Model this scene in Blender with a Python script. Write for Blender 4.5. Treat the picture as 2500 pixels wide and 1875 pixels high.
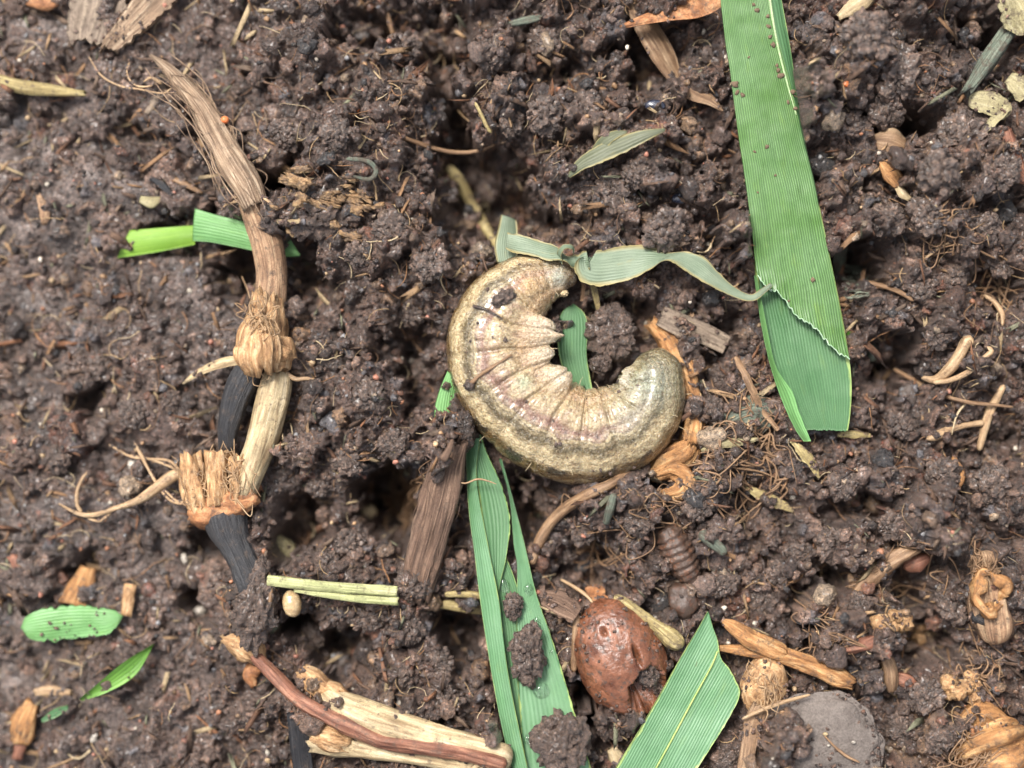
import bpy, bmesh, math, random
import numpy as np

random.seed(7)
RNG = np.random.default_rng(7)
for o in list(bpy.data.objects):
    bpy.data.objects.remove(o, do_unlink=True)
scene = bpy.context.scene
COL = scene.collection

# ------------------------------------------------------------------ camera, sky, sun, exposure
U = 0.001                 # everything below is worked out in millimetres
CAMD = 130.0              # camera height over the soil, mm
PPM = 32.0                # photograph pixels per mm on the soil plane

cam_data = bpy.data.cameras.new("camera")
cam = bpy.data.objects.new("camera", cam_data)
COL.objects.link(cam)
cam.location = (0, 0, CAMD * U)
cam_data.sensor_width = 36.0
cam_data.lens = 36.0 * CAMD / (2500 / PPM)
cam_data.clip_start = 0.005
cam_data.clip_end = 50.0
cam_data.dof.use_dof = True
cam_data.dof.focus_distance = (CAMD - 2.4) * U
cam_data.dof.aperture_fstop = 10.0
scene.camera = cam

world = bpy.data.worlds.new("World")
scene.world = world
world.use_nodes = True
wn = world.node_tree
sky = wn.nodes.new("ShaderNodeTexSky")
sky.sky_type = 'NISHITA'
sky.sun_disc = False
SUN_EL, SUN_AZ = 58.0, -35.0
sky.sun_elevation = math.radians(SUN_EL)
sky.sun_rotation = math.radians(SUN_AZ)
sky.dust_density = 4.0
sky.air_density = 1.0
hs = wn.nodes.new("ShaderNodeHueSaturation")      # overcast: the blue is washed out
hs.inputs['Saturation'].default_value = 0.40
bg = wn.nodes['Background']
bg.inputs['Strength'].default_value = 0.08
wn.links.new(sky.outputs[0], hs.inputs['Color'])
wn.links.new(hs.outputs[0], bg.inputs['Color'])

sd = bpy.data.lights.new("sun", 'SUN')
sd.energy = 1.5
sd.angle = math.radians(16)
sd.color = (1.0, 0.97, 0.92)
sun = bpy.data.objects.new("sun", sd)
COL.objects.link(sun)
_az = math.radians(SUN_AZ)
sdir = np.array([math.sin(_az) * math.cos(math.radians(SUN_EL)), math.cos(_az) * math.cos(math.radians(SUN_EL)), math.sin(math.radians(SUN_EL))])
sun.rotation_euler = (math.radians(90 - SUN_EL), 0, -_az + math.pi)
sun.location = tuple(sdir * 0.5)

scene.view_settings.view_transform = 'Standard'
scene.view_settings.look = 'None'
scene.view_settings.exposure = 1.8
scene.view_settings.gamma = 1.0

# ------------------------------------------------------------------ numeric helpers
_perm = RNG.permutation(256)
_perm = np.concatenate([_perm, _perm, _perm])
_g3 = RNG.normal(size=(256, 3)); _g3 /= np.linalg.norm(_g3, axis=1)[:, None]

def noise3(p):
    p = np.asarray(p, float)
    i = np.floor(p).astype(int); f = p - i; i &= 255
    w = f * f * f * (f * (f * 6 - 15) + 10)
    out = 0
    for dx in (0, 1):
        for dy in (0, 1):
            for dz in (0, 1):
                h = _perm[_perm[_perm[(i[..., 0] + dx) & 255] + ((i[..., 1] + dy) & 255)] + ((i[..., 2] + dz) & 255)]
                g = _g3[h]
                d = g[..., 0] * (f[..., 0] - dx) + g[..., 1] * (f[..., 1] - dy) + g[..., 2] * (f[..., 2] - dz)
                wt = (w[..., 0] if dx else 1 - w[..., 0]) * (w[..., 1] if dy else 1 - w[..., 1]) * (w[..., 2] if dz else 1 - w[..., 2])
                out = out + wt * d
    return out * 1.5

def fbm3(p, oct=4, gain=0.5, lac=2.0):
    a, s, t = 1.0, 0.0, 0.0
    p = np.asarray(p, float)
    for k in range(oct):
        s = s + a * noise3(p + 17.3 * k); t += a
        a *= gain; p = p * lac
    return s / t

_g2 = np.stack([np.cos(np.arange(256) * 2.399), np.sin(np.arange(256) * 2.399)], -1).astype(np.float32)
def noise2(x, y, seed):
    x0 = np.floor(x); y0 = np.floor(y)
    fx = (x - x0).astype(np.float32); fy = (y - y0).astype(np.float32)
    i = x0.astype(np.int32) & 255; j = y0.astype(np.int32) & 255
    so = int(seed * 13.7) & 255
    u = fx * fx * fx * (fx * (fx * 6 - 15) + 10); v = fy * fy * fy * (fy * (fy * 6 - 15) + 10)
    pa = _perm[i + so]; pb = _perm[((i + 1) & 255) + so]
    def g(p, jj, dx, dy):
        h = _perm[p + (jj & 255)]
        return _g2[h, 0] * dx + _g2[h, 1] * dy
    a = g(pa, j, fx, fy); b = g(pb, j, fx - 1, fy); c = g(pa, j + 1, fx, fy - 1); d = g(pb, j + 1, fx - 1, fy - 1)
    return ((a + (b - a) * u) * (1 - v) + (c + (d - c) * u) * v) * 1.45

def fbm2(x, y, seed=0.0, oct=4, gain=0.5):
    x = np.asarray(x, float); y = np.asarray(y, float)
    a, s, t = 1.0, 0.0, 0.0
    for k in range(oct):
        s = s + a * noise2(x + 31.7 * k + seed * 0.37, y - 11.3 * k, seed + 3 * k); t += a
        a *= gain; x = x * 2; y = y * 2
    return s / t

def sstep(a, b, x):
    t = np.clip((x - a) / (b - a), 0, 1)
    return t * t * (3 - 2 * t)

def cr(pts, n=None, step=None):
    """Catmull-Rom through rows of pts (any columns; arc length on the first two or three), n samples"""
    p = np.asarray(pts, float)
    if len(p) == 2:
        m = n or 12
        t = np.linspace(0, 1, m)[:, None]
        return p[0] * (1 - t) + p[1] * t
    q = np.vstack([2 * p[0] - p[1], p, 2 * p[-1] - p[-2]])
    out = []
    for i in range(1, len(q) - 2):
        t = np.linspace(0, 1, 30, endpoint=False)[:, None]
        a, b, c, d = q[i - 1], q[i], q[i + 1], q[i + 2]
        out.append(0.5 * (2 * b + (c - a) * t + (2 * a - 5 * b + 4 * c - d) * t ** 2 + (3 * b - a - 3 * c + d) * t ** 3))
    out.append(p[-1:])
    out = np.vstack(out)
    s = np.concatenate([[0], np.cumsum(np.linalg.norm(np.diff(out[:, :2], axis=0), axis=1) + 1e-9)])
    if n is None:
        n = max(4, int(s[-1] / step) + 1)
    t = np.linspace(0, s[-1], n)
    return np.stack([np.interp(t, s, out[:, k]) for k in range(out.shape[1])], 1)

def W(px, py, z=0.0):
    """photograph pixel -> millimetre position of the point at height z"""
    k = (CAMD - np.asarray(z, float)) / CAMD
    return (np.asarray(px, float) - 1250) / PPM * k, (937.5 - np.asarray(py, float)) / PPM * k

def smooth1(a, k):
    if k < 2: return a
    k = int(k) | 1
    pad = np.concatenate([np.full(k // 2, a[0]), a, np.full(k // 2, a[-1])])
    return np.convolve(pad, np.ones(k) / k, 'valid')

# ------------------------------------------------------------------ mesh plumbing
class Geo:
    def __init__(s, v, faces, uv=None, col=None):
        s.v = np.asarray(v, float)
        s.f = [np.asarray(f, np.int64) for f in faces if len(f)]
        s.uv = uv if uv is not None else s.v[:, :2].copy()
        s.col = col

def join(gs):
    v, f, uv, col, o = [], [], [], [], 0
    hascol = all(g.col is not None for g in gs)
    for g in gs:
        v.append(g.v); uv.append(g.uv)
        f += [x + o for x in g.f]
        if hascol: col.append(g.col)
        o += len(g.v)
    by = {}
    for x in f: by.setdefault(x.shape[1], []).append(x)
    return Geo(np.vstack(v), [np.vstack(x) for x in by.values()], np.vstack(uv), np.vstack(col) if hascol else None)

def make_mesh(name, g, mat, off=(0, 0, 0), smooth=True):
    me = bpy.data.meshes.new(name)
    v = (g.v - np.asarray(off)) * U
    me.vertices.add(len(v)); me.vertices.foreach_set('co', v.astype(np.float32).ravel())
    idx = np.concatenate([f.ravel() for f in g.f]).astype(np.int32)
    tot = np.concatenate([np.full(len(f), f.shape[1]) for f in g.f]).astype(np.int32)
    st = np.concatenate([[0], np.cumsum(tot)[:-1]]).astype(np.int32)
    me.loops.add(len(idx)); me.loops.foreach_set('vertex_index', idx)
    me.polygons.add(len(tot)); me.polygons.foreach_set('loop_start', st)
    try: me.polygons.foreach_set('loop_total', tot)
    except Exception: pass
    me.polygons.foreach_set('use_smooth', np.full(len(tot), smooth, bool))
    uvl = me.uv_layers.new(name='UVMap')
    uvl.data.foreach_set('uv', g.uv[idx].astype(np.float32).ravel())
    if g.col is not None:
        ca = me.color_attributes.new('Col', 'FLOAT_COLOR', 'POINT')
        c = np.ones((len(v), 4), np.float32); c[:, :3] = g.col
        ca.data.foreach_set('color', c.ravel())
    me.update(calc_edges=True); me.validate()
    me.materials.append(mat)
    return me

OFF = {}
def tag(o, label, cat, group=None, kind=None):
    if label: o['label'] = label
    if cat: o['category'] = cat
    if group: o['group'] = group
    if kind: o['kind'] = kind
    return o

def one(name, g, mat, label=None, cat=None, group=None, kind=None, smooth=True):
    """a thing that is a single mesh"""
    lo, hi = g.v.min(0), g.v.max(0)
    off = np.array([(lo[0] + hi[0]) / 2, (lo[1] + hi[1]) / 2, lo[2]])
    o = bpy.data.objects.new(name, make_mesh(name, g, mat, off, smooth))
    o.location = tuple(off * U); COL.objects.link(o); OFF[o.name] = off
    return tag(o, label, cat, group, kind)

def thing(name, base, label, cat, group=None):
    """an Empty at the base of a thing that has parts"""
    o = bpy.data.objects.new(name, None)
    o.empty_display_size = 0.002
    o.location = tuple(np.asarray(base) * U); COL.objects.link(o); OFF[o.name] = np.asarray(base, float)
    return tag(o, label, cat, group)

def part(name, g, mat, parent, label=None, kind=None, smooth=True):
    off = OFF[parent.name]
    o = bpy.data.objects.new(name, make_mesh(name, g, mat, off, smooth))
    COL.objects.link(o); o.parent = parent; OFF[o.name] = off
    if label: o['label'] = label
    if kind: o['kind'] = kind
    return o

# ------------------------------------------------------------------ materials
def new_mat(name):
    m = bpy.data.materials.new(name); m.use_nodes = True
    nt = m.node_tree; b = nt.nodes['Principled BSDF']
    return m, nt, b

def N(nt, t, **kw):
    n = nt.nodes.new(t)
    for k, v in kw.items():
        if hasattr(n, k): setattr(n, k, v)
        else: n.inputs[k].default_value = v
    return n

def coords(nt, kind, scale):
    tc = N(nt, 'ShaderNodeTexCoord')
    mp = N(nt, 'ShaderNodeMapping')
    mp.inputs['Scale'].default_value = scale
    nt.links.new(tc.outputs[kind], mp.inputs['Vector'])
    return mp.outputs[0]

def noise_node(nt, vec, scale, detail=4, rough=0.55, dist=0.0):
    n = N(nt, 'ShaderNodeTexNoise')
    n.inputs['Scale'].default_value = scale; n.inputs['Detail'].default_value = detail
    n.inputs['Roughness'].default_value = rough; n.inputs['Distortion'].default_value = dist
    nt.links.new(vec, n.inputs['Vector'])
    return n.outputs['Fac']

def ramp(nt, fac, stops):
    r = N(nt, 'ShaderNodeValToRGB')
    e = r.color_ramp.elements
    while len(e) < len(stops): e.new(0.5)
    for k, (p, c) in enumerate(stops):
        e[k].position = p
        e[k].color = (*c, 1) if not np.isscalar(c) else (c, c, c, 1)
    nt.links.new(fac, r.inputs[0])
    return r.outputs[0]

def mix(nt, fac, a, b, blend='MIX'):
    m = N(nt, 'ShaderNodeMix', data_type='RGBA', blend_type=blend)
    for s, v in ((m.inputs[0], fac), (m.inputs[6], a), (m.inputs[7], b)):
        if hasattr(v, 'is_linked'): nt.links.new(v, s)
        elif np.isscalar(v): s.default_value = v
        else: s.default_value = (*v, 1)
    return m.outputs[2]

def bump(nt, b, height, dist, strength=1.0, normal=None):
    n = N(nt, 'ShaderNodeBump')
    n.inputs['Distance'].default_value = dist * U
    n.inputs['Strength'].default_value = strength
    nt.links.new(height, n.inputs['Height'])
    if normal is not None: nt.links.new(normal, n.inputs['Normal'])
    if b is not None: nt.links.new(n.outputs[0], b.inputs['Normal'])
    return n.outputs[0]

def mat_soil(name, rough=0.50, spec=0.8, attr=True, base=(0.07, 0.046, 0.034), bd=0.10):
    m, nt, b = new_mat(name)
    v = coords(nt, 'Object', (1 / U,) * 3)
    n1 = noise_node(nt, v, 0.8, 5, 0.6)
    n2 = noise_node(nt, v, 3.4, 6, 0.68)
    n3 = noise_node(nt, v, 9.0, 4, 0.65)
    n4 = noise_node(nt, v, 6.0, 2, 0.5)
    if attr:
        a = N(nt, 'ShaderNodeAttribute', attribute_name='Col').outputs['Color']
    else:
        a = mix(nt, ramp(nt, n1, [(0.35, 0.0), (0.65, 1.0)]), base, tuple(1.5 * c for c in base))
    c = mix(nt, 1.0, a, ramp(nt, n1, [(0.3, (0.70, 0.66, 0.64)), (0.7, (1.25, 1.23, 1.23))]), 'MULTIPLY')
    c = mix(nt, 1.0, c, ramp(nt, n2, [(0.32, (0.42, 0.40, 0.38)), (0.5, (1, 1, 1)), (0.68, (2.0, 1.88, 1.76))]), 'MULTIPLY')
    c = mix(nt, 1.0, c, ramp(nt, n3, [(0.32, (0.48, 0.46, 0.45)), (0.5, (1, 1, 1)), (0.68, (1.9, 1.82, 1.76))]), 'MULTIPLY')
    c = mix(nt, ramp(nt, n4, [(0.62, 0.0), (0.68, 0.6)]), c, (0.24, 0.17, 0.12))
    c = mix(nt, ramp(nt, n4, [(0.28, 0.6), (0.33, 0.0)]), c, (0.10, 0.05, 0.03))
    n5 = noise_node(nt, v, 2.6, 3, 0.6)
    c = mix(nt, ramp(nt, n5, [(0.63, 0.0), (0.68, 0.5)]), c, (0.115, 0.104, 0.104))
    c = mix(nt, ramp(nt, n5, [(0.30, 0.45), (0.35, 0.0)]), c, (0.17, 0.105, 0.06))
    nt.links.new(c, b.inputs['Base Color'])
    nt.links.new(ramp(nt, n2, [(0.38, rough - 0.24), (0.62, rough + 0.14)]), b.inputs['Roughness'])
    b.inputs['Specular IOR Level'].default_value = spec
    b.inputs['Coat Weight'].default_value = 0.28; b.inputs['Coat Roughness'].default_value = 0.2      # damp film
    h = mix(nt, 0.5, n2, n3)
    bump(nt, b, h, bd * 4.8)
    return m

def mat_fibre(name, dark, mid, light, along=0.35, across=5.0, rough=0.6, dirt=0.35, bd=0.12, spec=0.35, sss=0.0, rings=0.0):
    """plant matter with grain along UV.x"""
    m, nt, b = new_mat(name)
    uv = coords(nt, 'UV', (along, across, 1))
    v = coords(nt, 'Object', (1 / U,) * 3)
    g = noise_node(nt, uv, 1.0, 5, 0.65, 0.4)
    p = noise_node(nt, v, 0.7, 4, 0.6)
    d = noise_node(nt, v, 1.6, 6, 0.7)
    f = noise_node(nt, v, 9.0, 3, 0.6)
    c = ramp(nt, g, [(0.3, dark), (0.5, mid), (0.68, light)])
    c = mix(nt, 1.0, c, ramp(nt, p, [(0.3, (0.7, 0.68, 0.66)), (0.7, (1.2, 1.18, 1.12))]), 'MULTIPLY')
    c = mix(nt, 1.0, c, ramp(nt, f, [(0.3, (0.8, 0.79, 0.77)), (0.7, (1.14, 1.13, 1.1))]), 'MULTIPLY')
    if dirt > 0:
        dd = mix(nt, 0.2, d, noise_node(nt, v, 5.0, 4, 0.7))
        c = mix(nt, ramp(nt, dd, [(0.60 - 0.20 * dirt, 0.0), (0.72 - 0.20 * dirt, 0.8)]), c, mix(nt, f, (0.04, 0.027, 0.02), (0.13, 0.09, 0.065)))
    nt.links.new(c, b.inputs['Base Color'])
    b.inputs['Roughness'].default_value = rough
    b.inputs['Specular IOR Level'].default_value = spec
    if sss > 0:
        b.inputs['Subsurface Weight'].default_value = sss
        b.inputs['Subsurface Radius'].default_value = (1.0, 0.6, 0.35)
        b.inputs['Subsurface Scale'].default_value = 0.5 * U
    hh = mix(nt, 0.3, g, f)
    bump(nt, b, hh, bd * 2)
    return m

def mat_leaf(name, base, light, yellow, vein=0.42, rough=0.38, trans=0.22, specks=0.5, contrast=0.3, margin=None, mstart=0.8):
    m, nt, b = new_mat(name)
    tc = N(nt, 'ShaderNodeTexCoord')
    sx = N(nt, 'ShaderNodeSeparateXYZ'); nt.links.new(tc.outputs['UV'], sx.inputs[0])
    v = coords(nt, 'Object', (1 / U,) * 3)
    uvs = coords(nt, 'UV', (0.12, 3.2, 1))
    wob = noise_node(nt, coords(nt, 'UV', (0.15, 0.6, 1)), 1.0, 2)
    ad = N(nt, 'ShaderNodeMath', operation='MULTIPLY_ADD'); nt.links.new(wob, ad.inputs[0]); ad.inputs[1].default_value = 0.35; nt.links.new(sx.outputs['Y'], ad.inputs[2])
    mu = N(nt, 'ShaderNodeMath', operation='MULTIPLY'); nt.links.new(ad.outputs[0], mu.inputs[0]); mu.inputs[1].default_value = 2 * math.pi / vein
    sn = N(nt, 'ShaderNodeMath', operation='SINE'); nt.links.new(mu.outputs[0], sn.inputs[0])
    h = N(nt, 'ShaderNodeMath', operation='MULTIPLY_ADD'); nt.links.new(sn.outputs[0], h.inputs[0]); h.inputs[1].default_value = 0.5; h.inputs[2].default_value = 0.5
    st = noise_node(nt, uvs, 1.0, 4, 0.6)
    p = noise_node(nt, v, 0.22, 4, 0.6)
    q = noise_node(nt, coords(nt, 'UV', (0.3, 0.9, 1)), 1.0, 6, 0.7)
    fine = noise_node(nt, v, 14.0, 2, 0.5)
    c = mix(nt, ramp(nt, p, [(0.3, 0.0), (0.68, 1.0)]), base, light)
    c = mix(nt, ramp(nt, q, [(0.56, 0.0), (0.75, 0.6)]), c, yellow)
    dk = tuple(0.62 * x for x in base)
    c = mix(nt, ramp(nt, q, [(0.28, 0.75), (0.42, 0.0)]), c, dk)
    c = mix(nt, contrast, c, mix(nt, 1.0, c, ramp(nt, h.outputs[0], [(0.15, (0.45, 0.5, 0.42)), (0.6, (1.25, 1.2, 1.2))]), 'MULTIPLY'))
    c = mix(nt, 0.55, c, mix(nt, 1.0, c, ramp(nt, st, [(0.3, (0.7, 0.74, 0.7)), (0.7, (1.3, 1.25, 1.25))]), 'MULTIPLY'))
    c = mix(nt, 0.6, c, mix(nt, 1.0, c, ramp(nt, fine, [(0.3, (0.85, 0.85, 0.82)), (0.7, (1.15, 1.15, 1.12))]), 'MULTIPLY'))
    if margin is not None:
        at = N(nt, 'ShaderNodeAttribute', attribute_name='Col'); sc_ = N(nt, 'ShaderNodeSeparateColor'); nt.links.new(at.outputs['Color'], sc_.inputs[0])
        ma = N(nt, 'ShaderNodeMath', operation='MULTIPLY_ADD'); nt.links.new(q, ma.inputs[0]); ma.inputs[1].default_value = 0.35; nt.links.new(sc_.outputs[0], ma.inputs[2])
        c = mix(nt, ramp(nt, ma.outputs[0], [(min(0.98, mstart + 0.12), 0.0), (1.0, 0.9)]), c, margin)
    sp = noise_node(nt, v, 2.3, 3, 0.6)
    c = mix(nt, ramp(nt, sp, [(0.72, 0.0), (0.80, specks)]), c, (0.16, 0.12, 0.06))
    nt.links.new(c, b.inputs['Base Color'])
    nt.links.new(ramp(nt, q, [(0.3, rough - 0.08), (0.7, rough + 0.16)]), b.inputs['Roughness'])
    b.inputs['Specular IOR Level'].default_value = 0.5
    hh = mix(nt, 0.25, h.outputs[0], st)
    bump(nt, b, mix(nt, 0.15, hh, fine), 0.035)
    if trans > 0:
        tr = N(nt, 'ShaderNodeBsdfTranslucent'); nt.links.new(mix(nt, 0.5, c, yellow), tr.inputs['Color'])
        ms = N(nt, 'ShaderNodeMixShader'); ms.inputs[0].default_value = trans
        nt.links.new(b.outputs[0], ms.inputs[1]); nt.links.new(tr.outputs[0], ms.inputs[2])
        nt.links.new(ms.outputs[0], nt.nodes['Material Output'].inputs['Surface'])
    return m

def mat_plain(name, c1, c2, scale=2.0, rough=0.45, spec=0.5, bd=0.06, sss=0.0, coat=0.0, attr=False, grime=0.0):
    m, nt, b = new_mat(name)
    v = coords(nt, 'Object', (1 / U,) * 3)
    n1 = noise_node(nt, v, scale, 5, 0.6)
    n2 = noise_node(nt, v, scale * 5, 3, 0.6)
    if attr:
        a = N(nt, 'ShaderNodeAttribute', attribute_name='Col').outputs['Color']
        c = mix(nt, 1.0, a, ramp(nt, n1, [(0.3, (0.65, 0.64, 0.62)), (0.7, (1.3, 1.28, 1.25))]), 'MULTIPLY')
    else:
        c = ramp(nt, n1, [(0.35, c1), (0.65, c2)])
    c = mix(nt, 1.0, c, ramp(nt, n2, [(0.3, (0.75, 0.74, 0.72)), (0.7, (1.2, 1.18, 1.15))]), 'MULTIPLY')
    if grime:
        gr = noise_node(nt, v, 2.2, 6, 0.72)
        c = mix(nt, ramp(nt, gr, [(0.60 - 0.2 * grime, 0.0), (0.66 - 0.2 * grime, 0.85)]), c, (0.065, 0.044, 0.033))
    nt.links.new(c, b.inputs['Base Color'])
    nt.links.new(ramp(nt, n1, [(0.3, max(0.08, rough - 0.12)), (0.7, rough + 0.12)]), b.inputs['Roughness'])
    b.inputs['Specular IOR Level'].default_value = spec
    b.inputs['Coat Weight'].default_value = coat
    if sss:
        b.inputs['Subsurface Weight'].default_value = sss
        b.inputs['Subsurface Radius'].default_value = (1.0, 0.7, 0.45)
        b.inputs['Subsurface Scale'].default_value = 0.5 * U
    bump(nt, b, mix(nt, 0.5, n1, n2), bd * 2)
    return m

# ------------------------------------------------------------------ shape builders (millimetres)
def ring_faces(nr, nc, closed=True):
    j = np.arange(nr - 1)[:, None]; i = np.arange(nc if closed else nc - 1)[None, :]
    a = j * nc + i; b = j * nc + (i + 1) % nc
    return np.stack([a, b, b + nc, a + nc], -1).reshape(-1, 4)

def tube(P, R, n=14, lobes=0.0, lobek=2.2, wob=0.08, flat=1.0, seed=0.0, ragged=0.0, knots=None, round_ends=False):
    """P (m,3), R (m): a closed limb with uneven, grooved outline"""
    P = np.asarray(P, float); R = np.asarray(R, float).copy(); m = len(P)
    T = np.gradient(P, axis=0); T /= np.linalg.norm(T, axis=1)[:, None] + 1e-9
    up = np.array([0, 0, 1.0])
    S = np.cross(T, up); S /= np.linalg.norm(S, axis=1)[:, None] + 1e-9
    B = np.cross(S, T)
    L = np.concatenate([[0], np.cumsum(np.linalg.norm(np.diff(P, axis=0), axis=1))])
    a = np.linspace(0, 2 * np.pi, n, endpoint=False)
    ca, sa = np.cos(a)[None], np.sin(a)[None]
    LL = L[:, None] + 0 * ca
    rm = max(R.mean(), 1e-3)
    r = R[:, None] * (1 + wob * fbm3(np.stack([ca * 0.9 + 0 * LL, sa * 0.9 + 0 * LL, LL * 0.6 / rm * 0.5 + seed], -1), 3) * 2)
    if lobes:
        r *= 1 + lobes * fbm3(np.stack([ca * lobek + 0 * LL, sa * lobek + 0 * LL, LL * 0.12 + seed + 5], -1), 3, 0.6) * 2
    if round_ends:
        e = np.minimum(L + 0.05 * rm, L[-1] - L + 0.05 * rm) / (0.8 * np.minimum(R, rm) + 1e-6)
        r *= np.sqrt(np.clip(1 - (1 - np.clip(e, 0, 1)) ** 2, 0.02, 1))[:, None]
    V = P[:, None] + S[:, None] * (r * ca)[..., None] + B[:, None] * (r * sa * flat)[..., None]
    if ragged:
        for k, sg in ((0, -1), (m - 1, 1)):
            V[k] += T[k] * (sg * ragged * (0.5 + fbm3(np.stack([ca[0] * 3, sa[0] * 3, 0 * a + seed + k], -1), 3) * 2))[:, None]
    V = V.reshape(-1, 3)
    uv = np.stack([LL, np.broadcast_to(np.minimum(a, 2 * np.pi - a)[None] * rm, LL.shape)], -1).reshape(-1, 2)
    F = ring_faces(m, n)
    c0, c1 = len(V), len(V) + 1
    V = np.vstack([V, P[0] + T[0] * (-0.02 - 0.2 * ragged) , P[-1] + T[-1] * 0.02])
    uv = np.vstack([uv, [[0, 0]], [[L[-1], 0]]])
    i = np.arange(n); i2 = (i + 1) % n
    t0 = np.stack([i2, i, np.full(n, c0)], 1); t1 = np.stack([(m - 1) * n + i, (m - 1) * n + i2, np.full(n, c1)], 1)
    return Geo(V, [F, np.vstack([t0, t1])], uv)

def sheet(A, B, rows, cols, th=0.16, camber=0.0, vein=0.42, ridge=0.0, ripple=0.0, seed=0.0, jag0=0.0, jag1=0.0, jagk=2.0, edge_rag=0.0, zfun=None):
    """leaf between two edge curves A and B (k,3) mm; real thickness"""
    A = cr(A, rows); B = cr(B, rows)
    v = np.linspace(0, 1, cols)
    u = np.linspace(0, 1, rows)[:, None] + 0 * v[None]
    e0 = jag0 * (0.5 + fbm2(v * jagk * 4, 0 * v + seed, 1.0, 5, 0.65)) if jag0 else 0 * v
    e1 = jag1 * (0.5 + fbm2(v * jagk * 4, 0 * v + seed, 9.0, 5, 0.65)) if jag1 else 0 * v
    u = e0[None] + u * (1 - e0 - e1)[None]
    t = u * (rows - 1)
    def samp(C):
        k = np.clip(np.floor(t).astype(int), 0, rows - 2); f = (t - k)[..., None]
        return C[k] * (1 - f) + C[k + 1] * f
    a, b = samp(A), samp(B)
    vv = v[None] + 0 * u
    if edge_rag:
        s = np.linspace(0, 1, rows)[:, None] + 0 * vv
        wl = edge_rag * fbm2(s * rows * 0.25, 0 * s + seed + 3, 2.0, 3)
        wr = edge_rag * fbm2(s * rows * 0.25, 0 * s + seed + 7, 4.0, 3)
        vv = vv + wl * (1 - vv) + wr * vv
    P = a * (1 - vv)[..., None] + b * vv[..., None]
    wid = np.linalg.norm(B - A, axis=1).mean()
    ulen = np.concatenate([[0], np.cumsum(np.linalg.norm(np.diff((A + B) / 2, axis=0), axis=1))])
    UV = np.stack([np.interp(u.ravel(), np.linspace(0, 1, rows), ulen).reshape(u.shape), vv * wid], -1)
    z = camber * 4 * vv * (1 - vv)
    if ridge: z = z + ridge * np.sin(UV[..., 1] * 2 * np.pi / vein)
    if ripple: z = z + ripple * fbm3(np.stack([P[..., 0] * 0.25, P[..., 1] * 0.25, 0 * vv + seed], -1), 3) * 2
    P = P.copy(); P[..., 2] += z
    if zfun is not None: P[..., 2] += zfun(u, vv)
    top = P.reshape(-1, 3); bot = top - [0, 0, th]
    n = rows * cols
    F = ring_faces(rows, cols, False)
    Fb = F[:, ::-1] + n
    def strip(ids): 
        ids = np.asarray(ids)
        return np.stack([ids[:-1], ids[:-1] + n, ids[1:] + n, ids[1:]], 1)
    left = np.arange(rows) * cols; right = left + cols - 1
    first = np.arange(cols); last = (rows - 1) * cols + first
    S = np.vstack([strip(left), strip(right)[:, ::-1], strip(first)[:, ::-1], strip(last)])
    uv = UV.reshape(-1, 2)
    cc = np.stack([np.abs(2 * vv - 1).ravel(), u.ravel(), 0 * u.ravel()], 1) * 0.85
    return Geo(np.vstack([top, bot]), [np.vstack([F, Fb, S])], np.vstack([uv, uv]), np.vstack([cc, cc]))

_ico = {}
def ico(k):
    if k not in _ico:
        bm = bmesh.new(); bmesh.ops.create_icosphere(bm, subdivisions=k, radius=1)
        bm.verts.index_update()
        _ico[k] = (np.array([v.co[:] for v in bm.verts]), np.array([[v.index for v in f.verts] for f in bm.faces]))
        bm.free()
    return _ico[k]

def blob(c, r, k=3, amp=0.25, freq=1.3, seed=0.0, grains=0, gsize=0.35, rot=0.0, fine=0.0):
    """uneven lump; grains adds rounded crumbs over its surface"""
    d, f = ico(k)
    rr = 1 + amp * fbm3(d * freq + seed * 3.1, 4, 0.55) * 2
    if grains:
        g = np.random.default_rng(int(seed * 977) + 5)
        gd = g.normal(size=(grains, 3)); gd /= np.linalg.norm(gd, axis=1)[:, None]
        gs = gsize * (0.3 + g.random(grains) ** 3 * 1.3)
        dw = d + 0.22 * np.stack([noise3(d * 4 + seed), noise3(d * 4 + seed + 9), noise3(d * 4 + seed + 19)], -1)
        dist2 = 2 - 2 * np.clip(dw @ gd.T, -1, 1)
        h = np.sqrt(np.clip(gs ** 2 - dist2, 0, None)) * 0.75
        rr = rr * 0.85 + h.max(1)
    if fine: rr += fine * fbm3(d * 9 + seed, 4, 0.6)
    V = d * rr[:, None] * np.asarray(r)
    cz, sz = math.cos(rot), math.sin(rot)
    V = V @ np.array([[cz, sz, 0], [-sz, cz, 0], [0, 0, 1]])
    V = V + np.asarray(c)
    uv = np.stack([np.arctan2(d[:, 1], d[:, 0]) * np.mean(r), d[:, 2] * np.mean(r)], -1)
    return Geo(V, [f], uv)

# ------------------------------------------------------------------ key outlines (photograph pixels) used by the soil and by the things
def c1(x, y): return 1040 + 0.3977 * x, 560 + 0.3977 * y
WORM = [(925, 325, 55), (860, 300, 105), (760, 300, 150), (640, 345, 200), (525, 440, 245), (445, 580, 280), (420, 740, 293),
        (465, 910, 298), (580, 1065, 303), (745, 1195, 308), (935, 1270, 292), (1120, 1245, 282), (1280, 1160, 262),
        (1365, 1030, 228), (1382, 900, 200), (1366, 820, 168), (1325, 765, 120)]
WORM = [(*c1(x, y), r * 0.3977) for x, y, r in WORM]
WORM_Z = 1.0
BIG_Z = 3.1
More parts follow.
